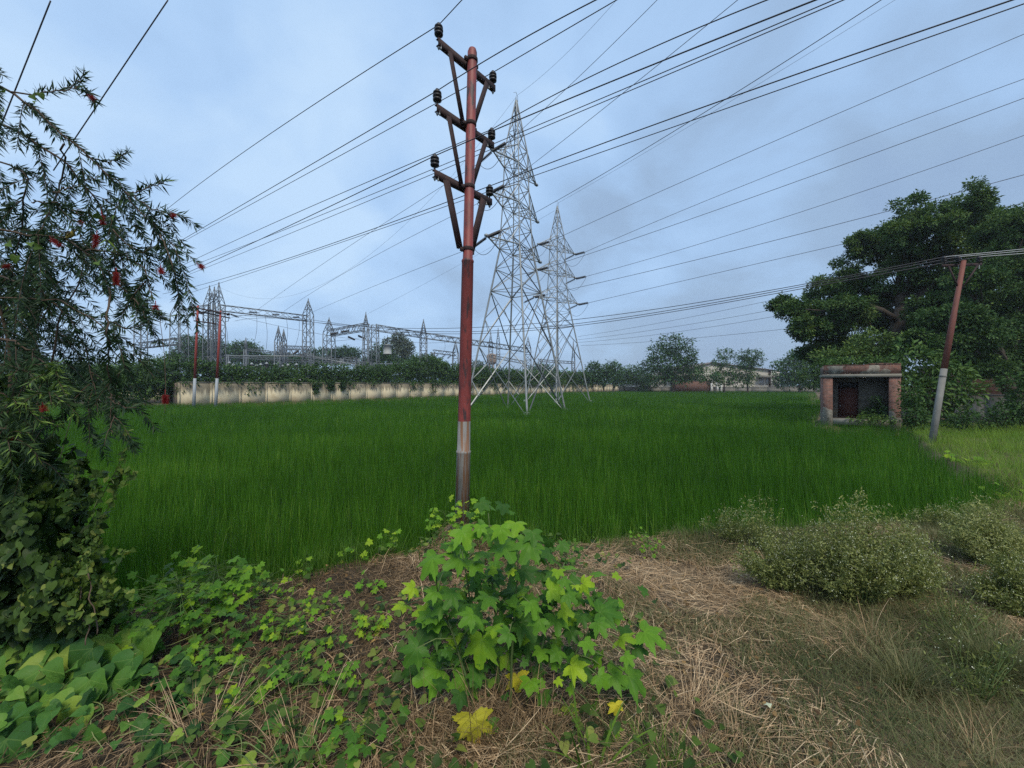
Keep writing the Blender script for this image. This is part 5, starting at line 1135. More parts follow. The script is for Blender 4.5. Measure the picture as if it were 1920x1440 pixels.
# green grass tufts at the rice edge
mb = MB()
for a, b, nn_ in (((-1.2, 5.1), (4.5, 5.95), 900), ((4.5, 5.95), (9.0, 7.0), 900), ((-3.2, 4.2), (-1.4, 5.2), 900)): tuft_line(mb, a, b, nn_, .38, .0045, .15, .14)
tag(mb.build('edge_grass', M['lush'], ), kind='stuff')
mb = MB(); x, y = bank_points(5200, -6, 1.4, 1.8, 5.6, keep=lambda x, y: (fbm(x * 1.7, y * 1.7 + 2) > .40) & (rng.random(len(x)) < np.clip(.75 - x * .35, .12, 1)))
n = len(x); z = ground_z(x, y) + rng.uniform(.02, .17, n); ang = rng.uniform(0, 2 * PI, n)
mb.leaves(T_HEART, np.stack([x, y, z], 1), np.stack([np.cos(ang), np.sin(ang), rng.normal(0, .35, n)], 1), np.stack([rng.normal(0, .45, n), rng.normal(-.3, .35, n), np.ones(n)], 1), rng.uniform(.022, .072, n), None, np.clip(rng.normal(.55, .25, n), 0, 1))
mb.build('ground_creeper', M['vine']); tag(bpy.data.objects['ground_creeper'], kind='stuff')
mb = MB(); x, y = bank_points(1500, -6, 3, 1.9, 5.6)
n = len(x); z = ground_z(x, y) + rng.uniform(.01, .08, n); ang = rng.uniform(0, 2 * PI, n)
mb.leaves(T_HEART, np.stack([x, y, z], 1), np.stack([np.cos(ang), np.sin(ang), rng.normal(0, .5, n)], 1), np.stack([rng.normal(0, .7, n), rng.normal(0, .7, n), np.ones(n)], 1), rng.uniform(.015, .05, n), rng.uniform(.012, .035, n), np.clip(rng.normal(.42, .2, n), 0, .92))
tag(mb.build('leaf_litter', M['dead']), kind='stuff')

# ------------------------------------------------------------------ big lobed bush
def lobed_bush():
    base = np.array([-.05, 2.75, 0.0]); root = empty('lobed_leaf_bush', tuple(base), 0, 'large bright green bush with broad lobed leaves in the front centre', 'bush')
    U = lambda u, v: (640 + .375 * u, 900 + .375 * v)
    K = {'Y': .90, 'L': .70, 'M': .50, 'D': .20}
    raw = [(620, 290, 150, 'L'), (700, 250, 120, 'M'), (870, 235, 130, 'L'), (800, 270, 110, 'L'), (430, 430, 190, 'M'), (570, 400, 150, 'M'), (660, 430, 120, 'M'), (700, 360, 110, 'L'), (830, 350, 170, 'M'), (930, 350, 150, 'M'),
           (770, 460, 130, 'D'), (850, 460, 60, 'Y'), (930, 470, 130, 'D'), (1010, 490, 110, 'D'), (340, 545, 90, 'Y'), (290, 630, 100, 'Y'), (450, 570, 110, 'L'), (540, 600, 120, 'M'), (660, 520, 100, 'D'), (830, 590, 190, 'D'),
           (960, 640, 130, 'L'), (1080, 550, 130, 'L'), (1120, 515, 80, 'M'), (1230, 520, 100, 'Y'), (1175, 530, 60, 'Y'), (1340, 660, 160, 'M'), (1290, 600, 90, 'D'), (1130, 660, 100, 'Y'), (1040, 630, 70, 'L'), (430, 740, 190, 'D'),
           (520, 730, 140, 'D'), (630, 690, 130, 'M'), (670, 730, 110, 'L'), (760, 750, 110, 'L'), (820, 780, 110, 'M'), (930, 740, 150, 'D'), (690, 860, 180, 'L'), (860, 840, 140, 'D'), (960, 820, 140, 'D'), (1080, 710, 140, 'M'),
           (1160, 780, 100, 'D'), (1240, 830, 90, 'L'), (1300, 740, 100, 'M'), (1420, 790, 140, 'Y'), (1560, 780, 165, 'L'), (1500, 850, 100, 'D'), (440, 970, 190, 'L'), (350, 880, 150, 'M'), (340, 950, 130, 'D'), (590, 930, 110, 'D'),
           (610, 1040, 170, 'M'), (560, 1100, 110, 'D'), (1180, 950, 140, 'Y'), (1230, 980, 120, 'D'), (1310, 1010, 100, 'L'), (1390, 990, 140, 'M'), (1480, 1010, 160, 'M'), (1150, 1170, 90, 'Y'), (1290, 1150, 80, 'M'), (1400, 1150, 90, 'L'),
           (1370, 1280, 95, 'L'), (1510, 1270, 200, 'D'), (740, 1250, 110, 'M'), (560, 1340, 140, 'M'), (640, 1130, 110, 'D'), (500, 880, 110, 'D'), (730, 600, 120, 'M'), (600, 790, 110, 'D'), (880, 690, 110, 'D'), (480, 650, 110, 'M'),
           (1010, 880, 90, 'D'), (760, 930, 90, 'D'), (1090, 1010, 60, 'Y'), (690, 250, 80, 'L'), (740, 290, 90, 'M'), (960, 290, 100, 'M'), (560, 330, 90, 'L'), (510, 480, 90, 'D'), (390, 660, 110, 'L'), (1210, 700, 90, 'D'), (980, 730, 120, 'M'), (1150, 590, 90, 'M'), (1440, 900, 90, 'M')]
    pos, A, Nn, L_, T_ = [], [], [], [], []; cx, cy = U(800, 720)
    stems = [(-.30, 0.0, 1.05), (-.12, .08, 1.28), (.10, -.05, 1.18), (.42, .03, .95), (.72, .0, .72), (-.45, -.1, .8)]
    sp = []
    for i, (sx, sy, h) in enumerate(stems):
        b0 = base + [sx * .35, sy - .02 * i, 0]; t0 = base + [sx, sy, h]; q = limb_path(b0, t0, n=8, jit=.012); sp.append(q)
        mb = MB(); mb.tube(q, np.linspace(.011, .004, 8), 7, tint=.35); part(mb, 'stem', M['stem'], root, True)
    pet = MB(); allsp = np.concatenate(sp)
    for (u, v, s, k) in raw:
        px, py = U(u, v); s_px = s * .375
        d = 2.62 - .25 * math.exp(-((px - cx) / 190) ** 2) * (1.0 if k != 'D' else .2) + rng.uniform(-.10, .18) + (.14 if k == 'D' else 0)
        c = P(px, py, d); ox = (px - cx) / 260; out_ = norm([ox + rng.normal(0, .25), -.55 + rng.normal(0, .3), -.15 - .55 * max(0, (py - cy) / 220) + rng.normal(0, .18)])
        if k == 'Y': out_ = norm(out_ + np.array([0, 0, .3]))
        nrm = norm([rng.normal(0, .28) + ox * .35, -.75 + rng.normal(0, .2), 1.0 + rng.normal(0, .2)])
        Lf = s_px / F * d * .71 * rng.uniform(.88, 1.12); att = c - out_ * Lf * .38
        pos.append(att); A.append(out_); Nn.append(nrm); L_.append(Lf); T_.append(np.clip(K[k] + rng.normal(0, .06), 0, 1))
        near = allsp[np.argmin(np.linalg.norm((allsp - att) * [1, 1, .8] + [0, 0, .10], axis=1))]
        mid = (near + att) / 2 + [0, 0, .03]; pet.tube([near, mid, att], [.004, .0032, .0026], 5, tint=.7)
    mb = MB(); mb.leaves(T_LOBED, np.array(pos), np.array(A), np.array(Nn), np.array(L_), None, np.array(T_), bend=rng.normal(-.18, .12, len(pos)))
    # young leaves near the stem tops
    p2, a2, n2_, l2, t2_ = [], [], [], [], []
    for q in sp:
        for k in range(40):
            c = q[rng.integers(4, len(q))] + rng.normal(0, .10, 3) + [0, .05, 0]; p2.append(c); a2.append(norm([rng.normal(), rng.normal() - .5, rng.normal(-.2, .3)])); n2_.append([rng.normal(0, .4), -.6, 1]); l2.append(rng.uniform(.03, .11)); t2_.append(rng.uniform(.1, .85))
    mb.leaves(T_LOBED_S, np.array(p2), np.array(a2), np.array(n2_), np.array(l2), None, np.array(t2_))
    part(mb, 'foliage', M['lobed'], root, True); part(pet, 'leaf_stalk', M['stem'], root, True)
    for (px, py, s, d) in ((886, 1372, 74, 2.40), (970, 1290, 44, 2.75), (955, 1345, 46, 2.8), (1530 * .375 + 640 - 60, 1345, 30, 2.5)):
        mb = MB(); c = P(px, py, d); mb.leaves(T_LOBED, [c + [0, 0, .08]], [norm([.1, -.25, -1])], [[.15, -1, .35]], [s / F * d * .75], None, [.55 if px < 900 else .95], bend=np.array([-.1]))
        part(mb, 'yellow_leaf', M['lobed_yellow'], root, True)
lobed_bush()

# young lobed plants around
def sapling(label, px, pyb, pyt, d, n, leaf, tint, spread=.18, grp='young lobed leaf weeds', z0=None):
    b = P(px, pyb, d); b[2] = float(ground_z([b[0]], [b[1]])[0]) if z0 is None else z0; t = P(px, pyt, d); root = empty('leafy_weed', tuple(b), 0, label, 'weed', grp)
    q = limb_path(b, t, n=7, jit=.02); mb = MB(); mb.tube(q, np.linspace(.006, .002, 7), 5, tint=.5); ls = MB(); pos, A, Nn, L_ = [], [], [], []
    for k in range(n):
        s = q[min(len(q) - 1, int(4 + 9 * (k + .5) / n))]; a = norm([rng.normal(), rng.normal(0, .6) - .4, rng.normal(0, .25)]); e = s + a * rng.uniform(.3, 1) * spread + [0, 0, rng.normal(0, .04)]; mb.tube([s, (s + e) / 2 + [0, 0, .015], e], .0016, 4, tint=.6)
        pos.append(e); A.append(norm(a + [0, -.2, -.25])); Nn.append([rng.normal(0, .3), -.6, 1]); L_.append(leaf * rng.uniform(.5, 1.2))
    ls.leaves(T_LOBED_S, np.array(pos), np.array(A), np.array(Nn), np.array(L_), None, np.clip(tint + rng.normal(0, .14, n), 0, 1))
    part(mb, 'stem', M['stem'], root, True); part(ls, 'foliage', M['lobed'], root, True)
for a in (('young pale weed just left of the foot of the red pole', 832, 1030, 958, 5.7, 26, .075, .75, .26), ('young yellow green weed hiding the foot of the red pole', 876, 1030, 945, 5.9, 22, .08, .85, .22), ('small pale weed against the rice left of the red pole', 732, 1040, 995, 5.2, 15, .07, .8, .16),
          ('pale sprig on the rice edge above the dead vines', 665, 1060, 1025, 4.9, 14, .07, .75, .16), ('low sprig of three leaf weed below the pale sprig', 690, 1110, 1085, 4.2, 14, .055, .6, .18), ('leafy weed clump with bright top beside the dark ivy', 405, 1150, 1062, 3.75, 120, .075, .66, .42),
          ('dense leafy weed at the left rice edge', 335, 1195, 1090, 3.4, 120, .065, .42, .40), ('drooping faded weed on the rice edge', 575, 1080, 1045, 4.6, 10, .05, .6, .14), ('small weed in the vines below the rice edge', 470, 1180, 1140, 3.4, 24, .06, .5, .26), ('small bluish weed at the bottom edge left of the big bush', 690, 1440, 1415, 2.35, 8, .08, .35, .16),
          ('yellowish sprig at the bottom edge left of the centre bush', 655, 1400, 1370, 2.45, 8, .06, .9, .12), ('small weed at the left of the centre bush', 640, 1200, 1150, 3.2, 12, .05, .7, .2), ('low bright weed right of the leaning pole base', 1815, 880, 862, 11.5, 26, .14, .9, .5), ('leafy clump at the right edge of the verge', 1900, 960, 925, 8.0, 40, .10, .8, .5)):
    sapling(*a)
WP = [(250, 1230, 'next to the large heart leaves'), (300, 1190, 'under the dark ivy'), (420, 1240, 'in the vines left of centre'), (500, 1130, 'just below the rice edge'), (540, 1210, 'in the middle of the dead vines'), (610, 1150, 'left of the lobed bush'), (470, 1330, 'low in the left foreground'), (560, 1290, 'halfway between the heart leaves and the lobed bush'), (640, 1290, 'beside the lobed bush stems'), (700, 1190, 'touching the left side of the lobed bush'), (360, 1290, 'behind the yellow fallen leaves'), (690, 1400, 'at the bottom left of the lobed bush'), (1060, 1060, 'on the straw behind the lobed bush'), (1215, 1045, 'on the straw near the rice edge')]
for i, (px_, py_, w_) in enumerate(WP):
    d_ = CZ * F / (py_ - HY); sapling('low tangled green weed ' + w_, px_, py_, py_ - rng.uniform(22, 60), d_, int(rng.integers(14, 42)), rng.uniform(.035, .06), rng.uniform(.3, .8), rng.uniform(.14, .26), grp='low weeds in the foreground litter')
# ------------------------------------------------------------------ white flowered weeds (feathery)
def feather_bush(label, px, py, w_px, top, d, nst, tint=.5, grp='white flowered feathery bushes', dens=1.0, fl=1.0, leanx=0):
    d = CZ * F / (py - HY)
    b = P(px, py, d); b[2] = float(ground_z([b[0]], [b[1]])[0]); H = P(px, top, d)[2] - b[2]; Wd = w_px / F * d
    root = empty('feathery_bush', tuple(b), 0, label, 'bush', grp); st = MB(); lf = MB(); fw = MB(); pos, A, L_, T_ = [], [], [], []; fp = []
    for i in range(nst):
        a = rng.uniform(0, 2 * PI); r = rng.random() ** .6; e = b + [math.cos(a) * r * Wd + leanx * H, math.sin(a) * r * Wd * .55, H * (1 - .50 * r ** 2) * rng.uniform(.5, 1.14)]; s0 = b + [math.cos(a) * r * Wd * .25, math.sin(a) * r * .1, 0]
        q = limb_path(s0, e, .06, 6, .03); st.tube(q, np.linspace(.004, .0012, 6), 4, tint=rng.uniform(.2, .9))
        for k in range(int(9 * dens)):
            t = rng.uniform(.25, 1); c = q[min(len(q) - 1, int(t * len(q)))]; bd = norm(rng.normal(0, 1, 3) + [0, 0, .6]); l = rng.uniform(.05, .16); e2 = c + bd * l
            st.tube([c, e2], [.0012, .0007], 3, tint=rng.uniform(.3, .9))
            for m_ in range(int(7 * dens)):
                pos.append(c + bd * l * rng.random() + rng.normal(0, .018, 3)); A.append(norm(rng.normal(0, 1, 3) + [0, 0, .4])); L_.append(rng.uniform(.018, .05)); T_.append(tint + rng.normal(0, .2))
            if t > .62 and rng.random() < 1.0 * fl:
                for m_ in range(rng.integers(1, 4)): fp.append(e2 + rng.normal(0, .014, 3))
    pos = np.array(pos); n = len(pos)
    lf.leaves(T_LEAF, pos, np.array(A), rng.normal(0, 1, (n, 3)) + [0, 0, .8], np.array(L_), np.array(L_) * .30, np.clip(T_, 0, 1))
    part(st, 'stem', M['stem'], root); part(lf, 'foliage', M['weedleaf'], root)
    if fp:
        fp = np.array(fp); n = len(fp); an = rng.normal(0, 1, (n, 3)); qv = (np.array([(-.5, -.5, 0), (.5, -.5, 0), (.5, .5, 0), (-.5, .5, 0), (0, 0, .5)], float), [(0, 1, 4), (1, 2, 4), (2, 3, 4), (3, 0, 4)])
        fw.leaves(qv, fp, an, np.array([0, -.5, 1.0]) + rng.normal(0, .2, (n, 3)), rng.uniform(.0035, .008, n), None, rng.random(n)); tag(part(fw, 'floret', M['floret'], root), kind='stuff')
feather_bush('largest feathery bush with white florets on the right of the bank', 1610, 1130, 120, 952, 4.55, 190, .55)
feather_bush('feathery bush on the right flank of the largest one', 1690, 1120, 80, 990, 4.7, 110, .55)
feather_bush('low feathery bush left of the largest one', 1475, 1105, 100, 1000, 4.7, 110, .45)
feather_bush('tall thin sprig of feathery weed left of the largest bush', 1425, 1035, 40, 925, 5.5, 26, .55, dens=.7)
feather_bush('wispy feathery weed at the rice edge right of the straw', 1380, 1020, 70, 960, 5.7, 40, .35, dens=.8)
feather_bush('pale green bush at the right edge beside the rice', 1850, 1060, 75, 950, 6.0, 150, .85, fl=.4)
feather_bush('dim feathery weed in the grass below the pale green bush', 1900, 1150, 80, 1050, 4.6, 90, .4)
feather_bush('low feathery weed right of the largest bush', 1790, 1200, 90, 1100, 4.0, 34, .2, fl=.3, dens=.55)
feather_bush('feathery weed spreading over the dry grass at the right', 1820, 1310, 100, 1180, 3.1, 30, .2, fl=.4, dens=.5)
feather_bush('faint feathery weed behind the bushes at the rice edge', 1770, 985, 60, 950, 6.6, 40, .45, dens=.8)
def grass_tuft(label, px, py, d, n, h, wd, tint, mat='straw', lean=.5, dirx=0, grp='tufts of dry grass'):
    d = CZ * F / (py - HY)
    b = P(px, py, d); b[2] = float(ground_z([b[0]], [b[1]])[0]); ang = rng.uniform(0, 2 * PI, n); ln = np.abs(rng.normal(lean, .3, n)); A = np.stack([np.cos(ang) * ln + dirx, np.sin(ang) * ln, np.ones(n)], 1)
    mb = MB(); pos = b + np.stack([np.cos(ang) * .09, np.sin(ang) * .06, 0 * ang], 1) * rng.uniform(0, 2, (n, 1)) + np.stack([rng.normal(0, .05, n), rng.normal(0, .05, n), 0 * ang], 1); mb.leaves(T_BLADE5, pos, A, np.stack([-np.cos(ang), -np.sin(ang), .2 + 0 * ang], 1), h * rng.uniform(.4, 1.2, n), wd * rng.uniform(.6, 1.3, n), np.clip(rng.normal(tint, .18, n), 0, 1), -np.abs(rng.normal(.35, .2, n)))
    return tag(mb.build('grass_tuft', M[mat]), label, 'grass tuft', grp)
grass_tuft('upright pale dry grass tuft below the largest feathery bush', 1650, 1230, 3.3, 80, .30, .0030, .55)
grass_tuft('leaning dry grass tuft left of the upright one', 1610, 1250, 3.2, 60, .26, .003, .5, dirx=-.4)
grass_tuft('dry grass tuft at the lower right corner', 1840, 1425, 2.4, 60, .24, .003, .5, dirx=.3)
grass_tuft('broad mound of olive grass at the right edge', 1860, 1260, 3, 900, .34, .0036, .5, 'grass', lean=.6, grp='mounds of olive grass')
grass_tuft('mound of olive grass below the largest feathery bush', 1700, 1290, 3, 700, .28, .0036, .55, 'grass', lean=.7, grp='mounds of olive grass')
grass_tuft('combed down straw clump in front of the centre bush right side', 1300, 1330, 2.7, 130, .42, .003, .75, lean=.9, dirx=.5)
grass_tuft('curled straw clump beside the bare patch', 1390, 1390, 2.5, 110, .34, .003, .75, lean=.9, dirx=.5)
grass_tuft('dead stalks under the centre bush', 905, 1400, 2.55, 130, .46, .0036, .32, lean=.45)
grass_tuft('dead stalks right of the centre bush stems', 1010, 1390, 2.65, 120, .42, .0036, .30, lean=.5)
grass_tuft('dead stalks left of the centre bush stems', 800, 1410, 2.45, 100, .38, .0034, .30, lean=.6)
grass_tuft('bent dead vine stalks at the bottom left of centre', 560, 1420, 2.45, 110, .42, .0035, .6, lean=.7)
grass_tuft('bent dead vine stalks beside the large heart leaves', 380, 1400, 2.5, 90, .36, .0032, .55, lean=.9)
grass_tuft('broad green grass blades under the right of the centre bush', 1110, 1440, 2.4, 16, .36, .014, .35, 'lush', lean=.5, grp='tufts of green grass')
grass_tuft('green grass tuft at the right foot of the centre bush', 1250, 1430, 2.4, 120, .20, .0035, .35, 'lush', lean=.6, grp='tufts of green grass')
grass_tuft('tall reed blades rising from the rice edge at the left', 428, 1090, 4.2, 9, .55, .007, .7, 'lush', lean=.3, grp='tufts of green grass')
# litter: yellow dried leaves and a scrap
for i, (px, py, d, s, lb, t) in enumerate(((1515, 1345, 2.75, .075, 'curled yellow dead leaf lying alone on the dry grass', .97), (1533, 1386, 2.6, .035, 'tiny yellow leaf scrap in front of the curled yellow leaf', .97), (335, 1278, 3.0, .09, 'large yellow and brown leaf on the vines', .98), (300, 1288, 2.9, .07, 'orange dead leaf left of the large yellow one', 1.0),
                                        (440, 1304, 2.85, .055, 'small orange leaf right of the large yellow one', 1.0), (246, 1252, 3.1, .06, 'brown orange leaf beside the heart leaves', .9), (598, 1355, 2.6, .05, 'pinkish dried leaf sliver in the litter', .7), (405, 1365, 2.55, .06, 'pale dried leaf tip among the vines', .8))):
    mb = MB(); c = P(px, py, d); mb.leaves(T_HEART2, [c], [norm([rng.normal(), -.4, rng.normal(0, .3) - .2])], [[rng.normal(0, .4), -.8, .6]], [s], [s * .8], [t], bend=np.array([-.5])); tag(mb.build('fallen_leaf', M['dead'], smooth=True), lb, 'leaf', 'fallen leaves')
mb = MB(); c = P(1440, 1366, 2.62); c[2] = .06; v = np.array([(math.cos(a) * .03 * rng.uniform(.6, 1.1), math.sin(a) * .025 * rng.uniform(.6, 1.1), rng.uniform(0, .03)) for a in np.linspace(0, 2 * PI, 9)[:-1]]); mb.raw(np.concatenate([v + c, [c + [0, 0, .03]]]), [(i, (i + 1) % 8, 8) for i in range(8)]); tag(mb.build('plastic_scrap', M['floret']), 'crumpled pale plastic scrap at the end of the straw clump', 'litter')

# ------------------------------------------------------------------ big heart leaves, bottom left
def heart_plant():
    root = empty('heart_leaf_creeper', tuple(G(120, 1420)), 0, 'patch of large bright heart shaped leaves in the bottom left corner', 'creeper')
    raw = [(60, 1225, 60, .5), (100, 1270, 75, .8), (0, 1260, 70, .75), (190, 1270, 70, .6), (70, 1295, 70, .5), (150, 1250, 60, .3), (200, 1230, 60, .6), (262, 1210, 55, .6), (250, 1245, 50, .35), (165, 1315, 70, .6), (215, 1310, 65, .55),
           (20, 1340, 60, .55), (80, 1370, 90, .7), (130, 1360, 60, .78), (0, 1395, 80, .4), (120, 1425, 70, .35), (200, 1340, 50, .3), (60, 1330, 60, .3), (165, 1415, 60, .6), (130, 1340, 60, .3), (225, 1270, 60, .3), (30, 1425, 80, .35), (-30, 1300, 80, .6), (235, 1420, 40, .5), (190, 1205, 40, .8), (100, 1215, 50, .2), (40, 1270, 50, .2), (170, 1290, 60, .2), (0, 1440, 90, .5), (90, 1440, 80, .2)]
    pos, A, Nn, L_, T_ = [], [], [], [], []; mb2 = MB()
    for (px, py, s, t) in raw:
        d = 2.35 + (1440 - py) / 240 * .75 + rng.uniform(-.1, .05); c = P(px, py, d); a = norm([rng.normal(.1, .7), -.45, rng.normal(-.75, .2)]); L_.append(s * 1.22 / F * d); pos.append(c - a * s * .5 / F * d); A.append(a)
        Nn.append(norm([rng.normal(0, .25), -1.2, 1])); T_.append(float(np.clip(t + rng.normal(.05, .16), 0, 1))); g = pos[-1] * [1, 1, 0] + [rng.normal(0, .05), .1, 0]; mb2.tube([g, (g + pos[-1]) / 2 + [0, .03, 0], pos[-1]], .004, 5, tint=.6)
    mb = MB(); mb.leaves(T_HEART2, np.array(pos), np.array(A), np.array(Nn), np.array(L_), np.array(L_) * rng.uniform(.9, 1.15, len(L_)), np.array(T_), bend=rng.normal(-.15, .15, len(L_))); part(mb, 'foliage', M['bigheart'], root, True); part(mb2, 'leaf_stalk', M['stem'], root, True)
    # looser medium leaves between
    mb = MB(); n = 260; px = rng.uniform(-20, 600, n); py = rng.uniform(1215, 1430, n); pp = np.array([G(a, b, .08) for a, b in zip(px, py)]); pp[:, 2] = rng.uniform(.03, .22, n) * np.clip((620 - px) / 400, .3, 1); ang = rng.uniform(0, 2 * PI, n)
    mb.leaves(T_HEART2, pp, np.stack([np.cos(ang), np.sin(ang) - .4, rng.normal(-.2, .3, n)], 1), np.stack([rng.normal(0, .35, n), rng.normal(-.5, .3, n), np.ones(n)], 1), rng.uniform(.04, .11, n), None, np.clip(rng.normal(.45, .25, n), 0, 1)); part(mb, 'low_foliage', M['bigheart'], root, True)
    mb = MB()
    for k in range(46):
        a_ = G(rng.uniform(120, 560), rng.uniform(1230, 1430), .05); e = a_ + [rng.normal(.25, .25), rng.normal(-.1, .2), 0]; q = limb_path(a_, e, .16, 8, .05); q[:, 2] = np.maximum(q[:, 2], .02); mb.tube(q, .0032, 4, tint=rng.uniform(.3, 1))
    part(mb, 'runner', M['stem'], root, True)
heart_plant()
# ------------------------------------------------------------------ ivy covered hedge, left
def ivy():
    root = empty('ivy_thicket', (-3.4, 3.1, 0), 0, 'dark thicket of heart leaved creeper under the bottlebrush tree on the left', 'creeper')
    outl = [(0, 690), (60, 800), (80, 850), (112, 900), (120, 960), (130, 1010), (165, 1040), (205, 1080), (225, 1120), (220, 1170), (180, 1210), (60, 1230), (-120, 1240), (-120, 690)]; O = np.array(outl, float)
    n = 15000; px = rng.uniform(-120, 235, n); py = rng.uniform(690, 1240, n); k = inside(px, py, O); px, py = px[k], py[k]; n = len(px)
    ed = edge_dist(px, py, O); d = 3.35 - np.minimum(ed, 70) / 70 * .55 + rng.uniform(0, .25, n) + (fbm(px * .02, py * .02) - .5) * .5; pos = np.stack([(px - 960) / F * d, d, CZ - (py - HY) / F * d], 1); pos[:, 2] = np.maximum(pos[:, 2], .02)
    A = np.stack([rng.normal(.1, .5, n), rng.normal(-.45, .3, n), rng.normal(-.8, .4, n)], 1); Nn = np.stack([rng.normal(.15, .4, n), rng.normal(-.8, .3, n), rng.normal(.55, .3, n)], 1)
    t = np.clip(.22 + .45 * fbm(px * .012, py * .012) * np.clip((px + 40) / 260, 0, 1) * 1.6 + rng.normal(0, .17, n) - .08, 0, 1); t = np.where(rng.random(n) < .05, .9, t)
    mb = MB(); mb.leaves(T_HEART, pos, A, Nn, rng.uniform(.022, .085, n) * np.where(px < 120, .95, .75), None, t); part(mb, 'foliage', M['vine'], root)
    # loose tendrils feeling out over the field edge
    mb = MB(); lv = MB()
    for q in range(34):
        s0 = P(rng.uniform(100, 225), rng.uniform(880, 1190), 2.85); k_ = 10; e = s0 + [rng.uniform(.05, .32), rng.uniform(-.2, .1), rng.normal(.0, .16)]
        pth = limb_path(s0, e, .12, k_, .04); mb.tube(pth, .0018, 4, tint=.8); m_ = len(pth)
        lv.leaves(T_HEART, pth + rng.normal(0, .01, (m_, 3)), rng.normal(0, 1, (m_, 3)) + [0, -.4, -.8], rng.normal(0, .4, (m_, 3)) + [0, -1, .6], rng.uniform(.015, .05, m_), None, np.clip(rng.normal(.6, .2, m_), 0, 1))
    part(mb, 'tendril', M['stem'], root); part(lv, 'tendril_foliage', M['vine'], root)
    # core of twigs
    mb = MB()
    for q in range(40):
        a_ = np.array([rng.uniform(-5.2, -4.2), rng.uniform(3.5, 4.0), 0]); e = a_ + [rng.normal(0, .25), rng.normal(0, .2), rng.uniform(.5, 2.0) * (1 if a_[0] < -3.1 else .35)]; mb.tube(limb_path(a_, e, 0, 6, .05), np.linspace(.008, .003, 6), 4)
    for (a_, b_) in (((165, 1075), (182, 1190)), ((150, 1100), (160, 1210))):
        mb.tube(limb_path(P(a_[0], a_[1], 2.8), P(b_[0], b_[1], 2.75), 0, 8, .05), .004, 5, tint=.9)
    part(mb, 'stem', M['twig'], root)
    # shade giving inner foliage
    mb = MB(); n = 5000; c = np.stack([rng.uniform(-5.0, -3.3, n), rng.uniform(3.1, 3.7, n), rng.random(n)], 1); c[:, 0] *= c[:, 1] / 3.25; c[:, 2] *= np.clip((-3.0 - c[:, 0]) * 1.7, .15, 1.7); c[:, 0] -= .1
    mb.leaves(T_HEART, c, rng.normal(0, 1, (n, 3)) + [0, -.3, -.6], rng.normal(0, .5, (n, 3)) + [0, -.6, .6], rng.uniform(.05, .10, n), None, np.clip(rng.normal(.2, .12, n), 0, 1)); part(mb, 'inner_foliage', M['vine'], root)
ivy()
